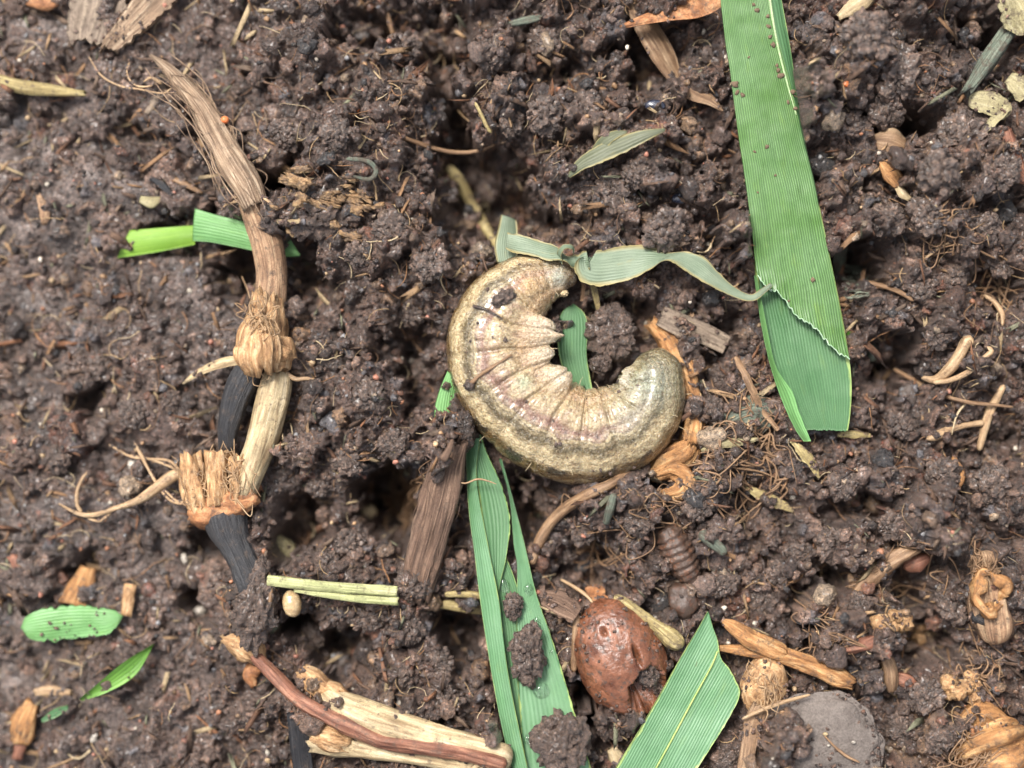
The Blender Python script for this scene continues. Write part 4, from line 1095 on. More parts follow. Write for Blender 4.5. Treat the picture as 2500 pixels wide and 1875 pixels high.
part('dark_base', limb([(545, 1240, 112), (556, 1290, 98), (572, 1330, 80), (590, 1370, 72), (606, 1410, 78), (622, 1460, 70)], dz=1.0, sm=61, big=True, n=30, lobes=0.14, lobek=3.5, seed=10, flat=0.75), M_BLACK, rz)
part('fringe', fibres([(455, 1135), (475, 1180), (485, 1240)], 34, 18, 3, dz=2.3, seed=8, sm=61), M_ROOT, rt, kind='stuff')
part('fringe', fibres([(540, 1110), (560, 1170), (585, 1235)], 30, 26, 3, dz=2.3, seed=9, sm=61), M_ROOT, rt, kind='stuff')
for pth in [[(266, 1085, 4), (317, 1114, 6), (360, 1120, 6), (418, 1128, 7), (447, 1175, 7), (452, 1215, 6)], [(328, 1081, 5), (345, 1112, 10), (362, 1145, 7), (389, 1190, 8), (418, 1223, 7), (455, 1232, 7)],
            [(442, 1155, 20), (418, 1165, 30), (370, 1200, 26), (330, 1225, 18), (281, 1241, 13), (235, 1256, 12), (194, 1255, 11), (143, 1230, 5)], [(200, 1252, 9), (188, 1230, 10), (190, 1194, 9), (203, 1165, 8), (219, 1150, 5)],
            [(283, 1232, 7), (262, 1260, 8), (240, 1272, 7), (205, 1262, 5)], [(300, 1110, 5), (350, 1118, 5), (425, 1145, 6), (446, 1190, 5)], [(462, 1240, 8), (500, 1225, 9), (535, 1210, 7), (560, 1195, 5)], [(395, 1190, 5), (430, 1222, 6), (452, 1226, 6)]]:
    part('rootlet', limb(pth, dz=1.3, sm=21, n=8, lobes=0.1), M_ROOT, rz)
for pth in [[(215, 136, 3), (250, 187, 5), (300, 212, 5), (342, 218, 5), (395, 228, 5), (420, 215, 5)], [(316, 152, 6), (310, 180, 5), (328, 207, 5), (356, 212, 5), (380, 205, 4)], [(350, 200, 4), (370, 190, 8), (395, 205, 10)],
            [(600, 490, 10), (560, 495, 8), (540, 512, 4)], [(596, 480, 8), (570, 482, 6), (552, 492, 3)], [(690, 905, 14), (720, 925, 12), (750, 924, 9), (785, 932, 5)], [(640, 480, 8), (665, 500, 6), (674, 512, 3)]]:
    part('rootlet', limb(pth, dz=1.0, sm=31, n=8), M_ROOT, rz)
part('dry_sliver', ribbon([(447, 937, 5, 0.2, 10), (475, 915, 16, 0.6, 20), (520, 893, 24, 0.9, 20), (560, 882, 26, 1.3, 15), (592, 880, 20, 1.6, 10)], sm=31, dz=0.5, cols=8, camber=0.15), M_STALK, rz)
part('dry_sliver', ribbon([(676, 540, 10, 1.0, 10), (710, 542, 14, 0.8, 20), (745, 535, 12, 0.7, 10), (775, 535, 4, 0.6, 10)], sm=31, dz=0.5, cols=8, camber=0.1), M_STALK, rz)
one('orange_bead', blob(spot(549, 293, 0, dz=2.65, big=True), (0.31, 0.3, 0.3), 3, 0.06, 1, 3), M_BEAD, 'tiny orange bead stuck to the fibrous rhizome stem', 'seed')
clod(622, 1480, 1.75, 3.4, 1.5, float(gz(*W(630, 1470, 0), True)) + 1.0, 12, 'long soil lump caked round the black foot of the rhizome', rot=-0.15)
solo('thin_root', [(656, 1395, 6), (662, 1430, 9), (658, 1480, 9), (652, 1540, 6)], M_BROOT, 'thin brown root hanging down the soil lump at the pale green twig', 'root', sm=9, dz=1.4, n=8)

# ------------------------------------------------------------------ lower left rhizome, twigs, splinter
rr_ = thing('red_rhizome', spot(900, 1780, 1), 'reddish brown rhizome running across bleached stalks to the folded blade', 'root')
part('red_root', limb([(598, 1578, 22), (622, 1600, 28), (669, 1650, 34), (720, 1701, 36), (785, 1741, 38), (857, 1777, 42), (930, 1806, 40), (1020, 1817, 42), (1129, 1838, 36), (1237, 1868, 32)], dz=1.3, sm=61, big=True, n=26, lobes=0.28, lobek=3.0, wob=0.14, seed=21), M_RED, rr_)
part('node_cap', limb([(548, 1562, 14), (570, 1568, 46), (596, 1574, 66), (620, 1592, 58), (630, 1606, 34)], dz=0.9, sm=61, big=True, n=24, lobes=0.28, seed=22, ragged=0.4), M_NODE, rr_)
part('bleached_stalk', limb([(790, 1690, 54), (830, 1722, 72), (880, 1748, 84), (960, 1775, 82), (1060, 1805, 78), (1250, 1856, 66)], dz=0.3, sm=61, big=True, n=28, lobes=0.12, lobek=2.2, seed=23), M_STALK, rr_)
part('bleached_stalk', limb([(770, 1812, 50), (820, 1816, 62), (880, 1826, 52), (1020, 1848, 40), (1230, 1885, 36)], dz=0.3, sm=61, big=True, n=24, lobes=0.15, lobek=2.2, seed=24, ragged=0.6), M_STALK, rr_)
for k, pth in enumerate([[(738, 1640, 40), (760, 1660, 62), (785, 1678, 56), (800, 1692, 40)], [(790, 1672, 36), (812, 1694, 62), (836, 1708, 50)], [(770, 1790, 46), (810, 1800, 70), (850, 1812, 50)]]):
    part('node', limb(pth, dz=0.7, sm=61, big=True, n=22, lobes=0.35, seed=25 + k, ragged=0.3), M_NODE, rr_)
part('fringe', fibres([(770, 1780), (830, 1800), (880, 1830)], 22, 18, 4, dz=0.9, seed=11, sm=31), M_NODE, rr_, kind='stuff')
one('charcoal_strip', ribbon([(722, 1738, 44, 0, 8), (730, 1800, 48, 0.1, 5), (742, 1900, 48, 0.1, 5)], sm=41, dz=0.6, cols=12, th=0.35, ridge=0.03, vein=0.3, camber=0.1), M_BLACK, 'flat charcoal black strip beside the bleached stalk ends', 'strip')
tw = thing('split_twig', spot(820, 1440, 0.5), 'pale green twig split lengthwise, lying between soil lump and brown splinter', 'twig')
part('upper_half', limb([(655, 1416, 26), (740, 1426, 27), (850, 1436, 26), (968, 1444, 26)], sm=81, big=True, dz=1.7, n=16, seed=31, flat=0.7, lobes=0.14, ragged=0.12), M_TWIG, tw)
part('lower_half', limb([(720, 1442, 8), (780, 1450, 16), (880, 1462, 20), (970, 1468, 22)], sm=81, big=True, dz=1.5, n=14, seed=32, flat=0.7, lobes=0.14, ragged=0.12), M_TWIG, tw)
tw2 = thing('yellow_twig', spot(1120, 1465, 0.5), 'short mottled yellow twig between the splinter foot and the folded blade', 'twig')
part('upper_half', limb([(1085, 1452, 14), (1130, 1450, 18), (1185, 1456, 18)], sm=41, big=True, dz=0.6, n=12, seed=33), M_STRAW, tw2)
part('lower_half', limb([(1060, 1482, 6), (1090, 1476, 24), (1130, 1480, 30), (1185, 1488, 28)], sm=41, big=True, dz=0.5, n=12, seed=34, flat=0.7), M_STRAW, tw2)
sp = thing('wood_splinter', spot(1060, 1250, 1), 'brown fibrous wood splinter standing beside the folded green blade', 'wood')
part('body', limb([(1108, 1098, 62, 0.4), (1090, 1150, 84), (1070, 1230, 88), (1050, 1310, 86), (1030, 1380, 80), (1015, 1440, 70, -0.4)], sm=81, big=True, dz=1.6, n=40, lobes=0.30, lobek=3.2, seed=35, ragged=1.2, flat=0.6), M_WOOD, sp)
part('side_strand', limb([(1115, 1180, 12), (1100, 1240, 22), (1078, 1310, 24), (1058, 1380, 20), (1046, 1425, 10)], sm=81, big=True, dz=2.0, n=14, lobes=0.2, seed=36), M_WOOD, sp)
part('spike', limb([(1080, 1125, 22), (1095, 1100, 16), (1106, 1072, 8)], sm=41, big=True, dz=2.6, n=10, seed=37), M_WOOD, sp)
part('loose_fibre', fibres([(1105, 1110), (1080, 1200), (1050, 1310), (1025, 1400)], 30, 18, 3.5, dz=2.4, seed=12, sm=81), M_WOOD, sp, kind='stuff')
part('fringe', fibres([(1010, 1140), (1000, 1200), (985, 1290)], 24, 14, 4, dz=0.9, seed=13, sm=31, curl=2), M_BROOT, sp, kind='stuff')
clod(1133, 1052, 0.75, 1.35, 0.9, 2.2, 14, 'dark wet soil lump between the splinter top and the caterpillar back', M_DCLOD, rot=0.15, gs=0.45)
clod(1010, 1425, 1.5, 1.6, 1.2, float(gz(*W(1010, 1430, 0), True)) + 0.5, 15, 'crumbly soil lump covering the foot of the brown splinter')
solo('thin_fibre', [(1110, 1172, 3), (1135, 1180, 4), (1165, 1170, 5), (1190, 1174, 4), (1212, 1182, 2)], M_ROOT, 'thin pale fibre arching from the splinter across the folded blade', 'fibre', zc=2.2, n=6)
sh = blob(spot(713, 1473, 0, dz=0.9), (0.72, 1.05, 0.72), 4, 0.03, 1, 4, rot=0.15)
z0 = sh.v[:, 1].mean(); t_ = (sh.v[:, 1] - z0) / 1.05
sh.v[:, 0] += 0.015 * np.sin(t_ * 14) * np.sign(sh.v[:, 0] - sh.v[:, 0].mean()); sh.v[:, 2] += 0.012 * np.sin(t_ * 14)
one('snail_shell', sh, M_SHELL, 'tiny glossy amber shell just below the pale green twig', 'shell')

# ------------------------------------------------------------------ red-brown husk and neighbours, lower middle
hc_ = spot(1514, 1602, 0, dz=1.5, big=True)
d, f_ = ico(6)
hv = d * [3.7, 5.0, 3.0]
hv[:, 0] *= 1 - 0.12 * (d[:, 1] > 0) * d[:, 1] ** 2
hv *= (1 + 0.09 * fbm3(d * 1.5, 4) + 0.03 * fbm3(d * 6, 4, 0.6))[:, None]
tc_ = np.array([0.30, -0.72, 0.62]); tc_ /= np.linalg.norm(tc_)
td = np.linalg.norm(d - tc_, axis=1) + 0.16 * fbm3(d * 4.5 + 3, 4, 0.6)
endm = sstep(0.52, 0.44, td)                                          # torn open end: the skin drops inside
hv -= (d * [2.6, 2.6, 2.4]) * endm[:, None]
hole = np.exp(-(((d[:, 0] - 0.35) / 0.07) ** 2 + ((d[:, 1] + 0.02 - 0.9 * (d[:, 0] - 0.35)) / 0.22) ** 2)) * (d[:, 2] > 0)
hole2 = np.exp(-(((d[:, 0] + 0.12) / 0.05) ** 2 + ((d[:, 1] - 0.55) / 0.05) ** 2)) * (d[:, 2] > 0)
hv -= d * (1.0 * np.clip(hole * 1.6 - 0.4 + 0.3 * fbm3(d * 7, 3), 0, 1) + 0.7 * hole2)[:, None]
a_ = math.radians(23); ca_, sa_ = math.cos(a_), math.sin(a_)
hv = hv @ np.array([[ca_, sa_, 0], [-sa_, ca_, 0], [0, 0, 1]]) * 0.93 + hc_
one('chewed_husk', Geo(hv, [f_], np.stack([d[:, 1] * 4, d[:, 0] * 4], -1)), M_HUSK, 'glossy red brown chewed seed husk with a torn open end', 'seed husk')
clod(1572, 1625, 1.0, 1.8, 0.9, hc_[2] + 1.2, 17, 'soil crust smeared along the side of the red brown husk', rot=0.5, amp=0.35)
clod(1490, 1750, 1.3, 0.8, 0.7, hc_[2] - 0.6, 18, 'crumbly soil bits at the torn end of the red brown husk', amp=0.4)
solo('yellow_stalk', [(1500, 1455, 16), (1530, 1478, 32), (1570, 1510, 36), (1602, 1530, 30), (1640, 1560, 44), (1668, 1578, 30)], M_STRAW, 'knobbly bent yellow stalk between the husk and the brown pebble', 'stalk', sm=41, big=True, dz=1.2, n=20, lobes=0.22, seed=41)
one('pebble', blob(spot(1668, 1466, 1.2, 0.4, big=True), (1.35, 1.35, 1.0), 4, 0.22, 1.1, 6), M_BRPEB, 'dark angular brown pebble above the knobbly yellow stalk', 'pebble')
pu = limb([(1620, 1285, 44), (1640, 1315, 66), (1655, 1350, 72), (1672, 1385, 66), (1690, 1412, 44), (1705, 1425, 24)], sm=41, big=True, dz=-0.1, n=28, lobes=0.2, seed=42, rings=(0.55, 0.28))
one('ringed_husk', pu, mat_plain('ringed_husk_brown', (0.07, 0.03, 0.018), (0.19, 0.09, 0.05), 1.0, 0.38, 0.5, 0.1, grime=0.9), 'ringed brown husk half sunk in soil above the brown pebble', 'seed husk')
one('bark_flake', ribbon([(1442, 1430, 30, 0.3, 20), (1460, 1462, 54, 0.4, -10), (1476, 1490, 30, 0.4, -20)], dz=0.5, cols=10, sm=21, th=0.25, edge_rag=0.3, ripple=0.3, seed=7), M_RUST, 'jagged red brown bark flake at the upper end of the chewed husk', 'bark')
one('bark_flake', ribbon([(1325, 1460, 40, 0.1, 10), (1370, 1475, 64, 0.3, -10), (1410, 1500, 40, 0.3, 10)], dz=0.4, cols=10, sm=21, th=0.25, edge_rag=0.3, ripple=0.4, seed=8), M_WOOD, 'rough brown bark flake between the folded blade and the husk', 'bark')
solo('thin_root', [(1400, 1640, 16), (1404, 1580, 18), (1408, 1520, 18), (1396, 1465, 10)], M_BROOT, 'brown root standing against the left flank of the husk', 'root', sm=31, big=True, dz=0.9, n=10, lobes=0.2)
solo('thin_root', [(1368, 1414, 6), (1400, 1432, 9), (1432, 1454, 9), (1452, 1478, 5)], M_ROOT, 'tan splinter-like root over the bark flakes near the black hole', 'root', sm=31, dz=0.7, n=8)
solo('curved_root', [(1545, 1135, 20, -1.0), (1500, 1176, 24, -0.3), (1440, 1205, 27), (1385, 1238, 28), (1345, 1275, 26), (1318, 1320, 28), (1296, 1378, 20)], M_BROOT, 'smooth brown root curving out from beneath the caterpillar belly', 'root', sm=41, dz=0.9, n=14, seed=43)
solo('pale_shoot', [(1500, 1205, 18), (1490, 1240, 22), (1478, 1280, 16)], M_GREYFIB, 'short greyish shoot stub hanging right of the curving brown root', 'shoot', sm=11, dz=0.4, n=10)
solo('pale_shoot', [(1708, 1300, 26), (1738, 1322, 30), (1772, 1352, 22)], M_GREYFIB, 'short greyish green shoot lying right of the ringed husk', 'shoot', sm=21, dz=0.3, n=12)
for k, (pth, lab) in enumerate([([(1596, 790, 30), (1635, 830, 50), (1662, 885, 52), (1684, 950, 46), (1694, 1020, 44), (1690, 1075, 50)], 'orange brown flaky rhizome hugging the caterpillar head side'),
                                ([(1700, 1070, 30), (1672, 1105, 60), (1630, 1125, 66), (1600, 1150, 40)], 'orange brown rhizome joint below the caterpillar head side'),
                                ([(1600, 1160, 30), (1640, 1150, 40), (1672, 1170, 44), (1660, 1200, 44), (1625, 1210, 30)], 'curled orange brown root end below the rhizome joint')]):
    solo('orange_rhizome', pth, M_ORANGE, lab, 'root', sm=41, big=True, dz=0.1, n=32, lobes=0.45, lobek=3.0, wob=0.35, seed=44 + k, ragged=0.5, flat=0.7)

# ------------------------------------------------------------------ right-hand litter
one('straw_piece', ribbon([(1612, 770, 50, 0.2, 0), (1660, 792, 56, 0.3, 5), (1720, 815, 52, 0.3, 5), (1774, 842, 46, 0.3, 0)], sm=61, dz=0.9, cols=12, th=0.5, ridge=0.06, vein=0.7, camber=0.2), M_GREYWOOD, 'flat beige straw piece between the caterpillar head and the broad leaf', 'straw')
fr_ = thing('forked_rootlet', spot(2320, 890, 0.5), 'pale forked rootlet lying like a hook right of the broad leaf', 'root')
part('thick_arm', limb([(2250, 922, 10), (2285, 926, 22), (2318, 900, 30), (2345, 862, 28), (2362, 830, 26), (2374, 842, 14)], sm=41, dz=0.7, n=14, seed=51, lobes=0.1), M_ROOT, fr_)
part('thin_arm', limb([(2278, 934, 12), (2320, 928, 13), (2364, 908, 14), (2395, 880, 13), (2420, 858, 14), (2410, 846, 8)], sm=41, dz=0.7, n=10, seed=52), M_ROOT, fr_)
solo('long_root', [(2182, 901, 10), (2220, 922, 11), (2267, 947, 11), (2310, 968, 10), (2364, 982, 10), (2420, 988, 9), (2474, 994, 6)], M_BROOT, 'long thin brown root crossing below the forked rootlet', 'root', sm=51, dz=0.9, n=10)
br = thing('branched_root', spot(2400, 1040, 0.5), 'branched tan root below the right end of the long thin root', 'root')
part('main_root', limb([(2452, 940, 14), (2432, 975, 20), (2412, 1017, 22), (2400, 1060, 20), (2390, 1100, 14)], sm=41, dz=0.3, n=12, seed=53), M_ROOT, br)
part('side_root', limb([(2402, 1032, 16), (2360, 1038, 14), (2320, 1048, 18), (2286, 1064, 24), (2262, 1072, 10)], sm=41, dz=0.2, n=12, seed=54), M_ROOT, br)
solo('thin_root', [(2400, 720, 8), (2425, 735, 12), (2446, 765, 14), (2448, 795, 8)], M_ROOT, 'short bent rootlet above the forked hook rootlet', 'root', sm=31, dz=0.5, n=8)
solo('thin_root', [(2110, 690, 16), (2160, 700, 12), (2200, 715, 12), (2230, 735, 8)], M_BROOT, 'brown root running right from the dark fibre tuft', 'root', sm=31, dz=0.6, n=10)
one('fibre_tuft', join([fibres([(2055, 650 + k * 10), (2090, 655 + k * 10), (2128, 650 + k * 9)], 5, 5, 5, dz=0.5, seed=60 + k, sm=31) for k in range(8)]), M_GREYFIB, 'dark grey green brush-like fibre tuft beside the broad leaf', 'fibre')
one('fibre_strip', ribbon([(2068, 540, 20, 0.2, 30), (2055, 590, 44, 0.5, 25), (2050, 640, 34, 0.2, 20), (2048, 690, 12, 0, 20)], sm=31, dz=0.2, cols=12, ridge=0.05, vein=0.25, edge_rag=0.15), M_GREYFIB, 'greyish dried leaf strip tucked along the right margin of the broad leaf', 'leaf')
one('green_scrap', sheet(edges([(2066, 808), (2085, 812), (2104, 828), (2116, 844)], 0.7), edges([(2070, 868), (2090, 866), (2108, 858), (2118, 848)], 0.0), 20, 10, 0.15, camber=-0.2), M_SLIM, 'small green leaf scrap poking out right of the torn leaf edge', 'leaf')
one('grey_seed', blob(spot(2134, 858, 0.7, 0.5), (0.55, 0.85, 0.5), 4, 0.06, 1, 8, rot=-0.35), mat_plain('grey_green_gloss', (0.09, 0.105, 0.085), (0.16, 0.18, 0.14), 2, 0.25, 0.6, 0.02), 'shiny grey green seed right of the small green scrap', 'seed')
one('dry_flake', ribbon([(1715, 1080, 20, 0, 20), (1780, 1040, 70, 0.2, 10), (1840, 1010, 90, 0.3, 0), (1880, 1040, 60, 0.2, -10)], sm=41, dz=-0.25, cols=16, th=0.1, ripple=0.3, edge_rag=0.2, ridge=0.02, vein=0.3, seed=9), M_GREYFIB, 'thin grey translucent leaf flake below the flat straw piece', 'leaf')
for k, (pth, m_, lab) in enumerate([([(1712, 1100, 8, .1), (1750, 1088, 18, .3), (1800, 1080, 20, .3), (1850, 1072, 8, .2)], M_YELLEAF, 'bleached straw sliver along the lower edge of the grey leaf flake'),
                                    ([(1932, 1072, 10, .1), (1955, 1100, 22, .3), (1980, 1130, 24, .2), (1998, 1166, 6, .1)], M_STRAW, 'yellowish leaf sliver hanging below the folded tip of the broad leaf'),
                                    ([(1815, 1185, 6, 0), (1850, 1205, 24, .2), (1895, 1225, 26, .2), (1935, 1248, 8, .2)], M_STRAW, 'mottled yellow leaf sliver lower than the grey leaf flake'),
                                    ([(2045, 1062, 10, 0), (2080, 1060, 18, .1), (2125, 1064, 10, 0)], M_STRAW, 'short tan chaff strip just under the torn leaf end'),
                                    ([(1795, 870, 10, 0), (1810, 900, 16, .5), (1835, 950, 18, .6), (1862, 1000, 16, .4), (1900, 1050, 10, .3)], M_BROOT, 'shrivelled brown stem strand left of the broad leaf foot')]):
    one('dry_sliver', ribbon(pth, sm=31, dz=0.15, cols=8, camber=0.1, ripple=0.3, edge_rag=0.25, seed=70 + k), m_, lab, 'plant debris')
ot = thing('orange_twig', spot(1910, 1590, 0.6), 'orange brown split twig with dark patches, right of the cut blade', 'twig')
part('upper_prong', limb([(1762, 1514, 8), (1785, 1528, 30), (1830, 1558, 44), (1880, 1582, 40), (1920, 1598, 34)], sm=81, big=True, dz=1.4, n=20, lobes=0.4, lobek=3.2, seed=61, flat=0.6), M_ORANGE, ot)
part('main_stick', limb([(1758, 1582, 14), (1810, 1588, 26), (1870, 1594, 36), (1930, 1608, 44), (2000, 1635, 46), (2050, 1656, 46), (2078, 1668, 30)], sm=81, big=True, dz=1.2, n=20, lobes=0.4, lobek=3.2, seed=62, flat=0.6, ragged=0.4), M_ORANGE, ot)
bu = thing('fibrous_bulb', spot(1868, 1665, 1), 'round fibrous tan bulb under the orange twig', 'bulb')
bg_ = blob(spot(1866, 1668, 0, dz=0.7, big=True), (1.75, 2.3, 1.5), 4, 0.12, 1.2, 9, rot=-0.3)
bb = part('body', bg_, M_NODE, bu)
part('fibre', fibres([(1850, 1620), (1868, 1668), (1872, 1725)], 24, 20, 3.5, dz=1.9, seed=15, sm=81, curl=0.6), M_ROOT, bb, kind='stuff')
part('tail', ribbon([(1858, 1720, 40, 0.6, 10), (1838, 1770, 44, 0.5, 0), (1826, 1830, 36, 0.4, -10), (1816, 1900, 40, 0.3, 0)], sm=41, dz=0.4, cols=8, camber=0.2, ripple=0.2), M_DRYLEAF, bu)
solo('pale_stick', [(1812, 1756, 8), (1850, 1738, 10), (1900, 1718, 11), (1978, 1696, 6)], M_ROOT, 'thin pale stick lying over the lower end of the fibrous bulb', 'stick', sm=81, big=True, dz=2.3, n=8)
st = blob((0, 0, 0), (1, 1, 1), 5, 0.16, 1.3, 11)
stv = st.v.copy(); stv[:, 2] = np.sign(stv[:, 2]) * np.abs(stv[:, 2]) ** 2.2 * 0.9
sc_ = spot(2000, 1812, 0, dz=1.3, big=True)
stv = stv * [4.9, 3.6, 1.1]; stv[:, 2] += 0.06 * fbm2(stv[:, 0] * 0.8, stv[:, 1] * 0.8, 2.0, 4); stv += sc_
one('flat_stone', Geo(stv, st.f, st.uv), M_STONE, 'smooth flat dark grey stone right of the cut blade', 'stone')
solo('thin_root', [(2008, 1790, 4), (2035, 1820, 6), (2065, 1845, 8), (2100, 1862, 4)], M_BROOT, 'fine brown root lying on the flat grey stone', 'root', zc=float(sc_[2]) + 0.95, n=6)
for k, (px, py, r, w) in enumerate([(1900, 1786, 0.2, 0), (1908, 1800, 0.14, 0), (2084, 1812, 0.16, 0), (2023, 1820, 0.13, 0), (1925, 1846, 0.3, 1), (2015, 1792, 0.22, 1)]):
    x, y = W(px, py, sc_[2] + 0.95)
    one('grain', blob((float(x), float(y), sc_[2] + 0.98), (r, r * 0.7, r * 0.6), 2, 0.2, 1, k + 20), M_WHITE if not w else M_STALK, 'tiny pale grain lying on the flat grey stone', 'grain', 'grains on the flat stone')
cs = thing('cut_rhizome', spot(2415, 1470, 1), 'upright rhizome stump with an orange ringed cut top', 'root')
part('stump', limb([(2398, 1345, 50), (2405, 1385, 66), (2412, 1425, 74), (2418, 1470, 86), (2425, 1520, 84), (2432, 1570, 60)], sm=81, big=True, dz=0.2, n=28, lobes=0.4, lobek=3.2, wob=0.2, seed=63), M_STEM2, cs)
rg = spot(2417, 1445, 0, dz=1.75, big=True)
th_ = np.linspace(0, 2 * np.pi, 40)
part('ring', tube(np.stack([rg[0] + (1.05 + 0.2 * np.sin(th_ * 4)) * np.cos(th_), rg[1] + (1.4 + 0.2 * np.cos(th_ * 3)) * np.sin(th_), rg[2] + 0.3 * np.sin(th_ * 2)], 1), np.full(40, 0.36) * (1 + 0.35 * np.sin(th_ * 3) + 0.25 * np.sin(th_ * 7 + 1)), 12, lobes=0.6, lobek=3.0, wob=0.4), M_ORANGE, cs)
part('fibre', fibres([(2395, 1350), (2405, 1400), (2410, 1430)], 26, 16, 4, dz=1.6, seed=16, sm=81), M_BROOT, cs, kind='stuff')
part('dark_band', limb([(2372, 1502, 26), (2410, 1510, 36), (2450, 1505, 26)], sm=81, big=True, dz=1.1, n=14, lobes=0.3), M_BLACK, cs)
rs_ = thing('rhizome_stump', spot(2400, 1830, 1), 'wide orange rhizome stump with a dark comb-like ring, near the flat stone', 'root')
part('stump', limb([(2335, 1850, 70), (2375, 1830, 118), (2420, 1815, 140), (2465, 1800, 110), (2490, 1790, 60)], sm=81, big=True, dz=-0.7, n=32, lobes=0.5, lobek=3.0, wob=0.3, seed=64), M_ORANGE, rs_)
part('fibre', fibres([(2345, 1860), (2400, 1830), (2460, 1800)], 40, 30, 4, dz=1.4, seed=23, sm=81), M_BROOT, rs_, kind='stuff')
for k in range(8):
    px = 2372 + k * 14; part('tooth', limb([(px, 1775 + 6 * math.sin(k), 8), (px + 4, 1800, 12), (px + 2, 1826, 7)], zc=float(gz(*W(2415, 1800, 0), True)) + 1.5, n=8), M_RUST, rs_)
for k, (px, py, w, lab) in enumerate([(2181, 1512, 1.6, 'knotted orange root cluster right of the orange twig'), (2236, 1545, 1.0, 'small cauliflower-like root knot beside the orange root cluster'), (2352, 1676, 1.7, 'crinkled peach root knot between the two rhizome stumps')]):
    g_ = [blob(spot(px + random.uniform(-22, 22) * w, py + random.uniform(-16, 16) * w, 0, dz=0.1 + random.random() * 0.6), (random.uniform(0.35, 0.7) * w * 0.7,) * 3, 3, 0.4, 1.8, 80 + k * 9 + j, rot=j) for j in range(9)]
    one('root_knot', join(g_), M_NODE, lab, 'root')
for pth, lab in [([(2040, 1588, 14), (2080, 1580, 34), (2120, 1570, 36), (2140, 1555, 22)], 'red brown root stub left of the orange root cluster'), ([(2160, 1600, 26), (2172, 1630, 34), (2176, 1660, 36), (2178, 1690, 20)], 'upright papery root tube below the orange root cluster'),
                 ([(2185, 1650, 26), (2215, 1665, 36), (2235, 1680, 22)], 'rusty root stub right of the papery root tube'), ([(2085, 1450, 22), (2120, 1415, 36), (2165, 1375, 40), (2220, 1345, 36), (2250, 1340, 16)], 'crooked tan root stretching up from the dark pit'),
                 ([(2205, 1385, 24), (2235, 1372, 40), (2270, 1358, 20)], 'reddish bark bit at the upper end of the crooked tan root')]:
    solo('root_stub', pth, M_RED if 'r' == lab[0] else M_BROOT if 'tan' in lab else M_DRYLEAF, lab, 'root', sm=41, big=True, dz=0.15, n=18, lobes=0.4, wob=0.25, seed=hash(lab) % 1 + len(lab))
fbz = thing('bleached_bundle', spot(2430, 140, 1), 'grey green fibre bundle hanging below a pale torn flake', 'plant debris')
part('fibre_bundle', limb([(2474, 58, 36), (2440, 105, 40), (2405, 155, 40), (2366, 215, 26)], sm=61, big=True, dz=1.7, n=26, lobes=0.3, lobek=4, seed=65, flat=0.5, ragged=0.8), M_GREYFIB, fbz)
part('flake', ribbon([(2460, -20, 60, 0.5, 10), (2485, 20, 90, 0.6, 0), (2500, 60, 80, 0.6, -10), (2500, 85, 30, 0.6, 0)], sm=31, dz=0.8, cols=16, th=0.12, ripple=0.4, edge_rag=0.2, ridge=0.04, vein=0.5), M_YELLEAF, fbz)
for k, (pth, lab) in enumerate([([(2365, 245, 30, 0, 0), (2405, 250, 60, .3, 10), (2445, 265, 50, .3, 0), (2440, 290, 20, .2, 0)], 'bleached yellowish leaf shred under the grey green fibre bundle'), ([(2460, 190, 30, 0.4, 0), (2490, 210, 60, .6, 10), (2510, 235, 50, .6, 0)], 'pale yellow leaf shred right of the fibre bundle tip'), ([(2402, 325, 8, 0.2, 20), (2425, 295, 24, .5, 20), (2460, 260, 22, .7, 10)], 'narrow beige leaf point slanting below the yellowish shred')]):
    one('leaf_shred', ribbon(pth, sm=31, dz=0.7, cols=12, ripple=0.3, edge_rag=0.15, seed=90 + k), M_YELLEAF, lab, 'leaf')

# ------------------------------------------------------------------ top litter
wc_ = thing('wood_chip', spot(300, 50, 1), 'weathered grey brown wood chips at the end of the rhizome tip', 'wood')
part('wide_chip', ribbon([(255, -60, 140, 0.3, 0), (235, 20, 130, 0.3, 0), (222, 80, 120, 0.2, 0), (215, 130, 90, 0, 0)], sm=61, dz=0.4, cols=18, th=0.6, ridge=0.05, vein=0.8, edge_rag=0.1, ripple=0.3, jag1=0.25, jagk=3), M_GREYWOOD, wc_)
part('narrow_chip', ribbon([(420, -60, 90, 0.5, 10), (370, 0, 80, 0.6, 10), (325, 50, 66, 0.5, 5), (275, 105, 46, 0.2, 0), (252, 140, 36, 0, 0)], sm=61, dz=0.5, cols=14, th=0.6, ridge=0.05, vein=0.8, edge_rag=0.15, ripple=0.3, jag1=0.2, jagk=3), M_STEM, wc_)
dl2 = thing('dry_brown_leaf', spot(1640, 40, 1), 'dry reddish brown leaf curl touching the top of the broad leaf', 'leaf')
part('curl', ribbon([(1512, 66, 8, 0.3, 0), (1560, 52, 24, 0.6, 20), (1620, 34, 44, 1.0, 25), (1680, 20, 60, 1.3, 20), (1730, 8, 54, 1.6, 10), (1770, 0, 20, 1.8, 0)], sm=61, dz=0.8, cols=12, th=0.15, camber=0.2, ripple=0.3, seed=95), M_RUST, dl2)
one('dry_brown_leaf', ribbon([(1545, 0, 40, 0, 0), (1580, 70, 66, 0.3, 20), (1618, 135, 74, 0.5, 30), (1650, 190, 60, 0.6, 40), (1690, 222, 50, 0.5, 15), (1735, 246, 30, 0.6, 20), (1765, 270, 6, 0.7, 20)], sm=61, dz=0.6, cols=14, th=0.13, camber=0.2, ripple=0.3, seed=96), M_DRYLEAF, 'dull olive brown dry leaf ending in a point beside the broad leaf', 'leaf')
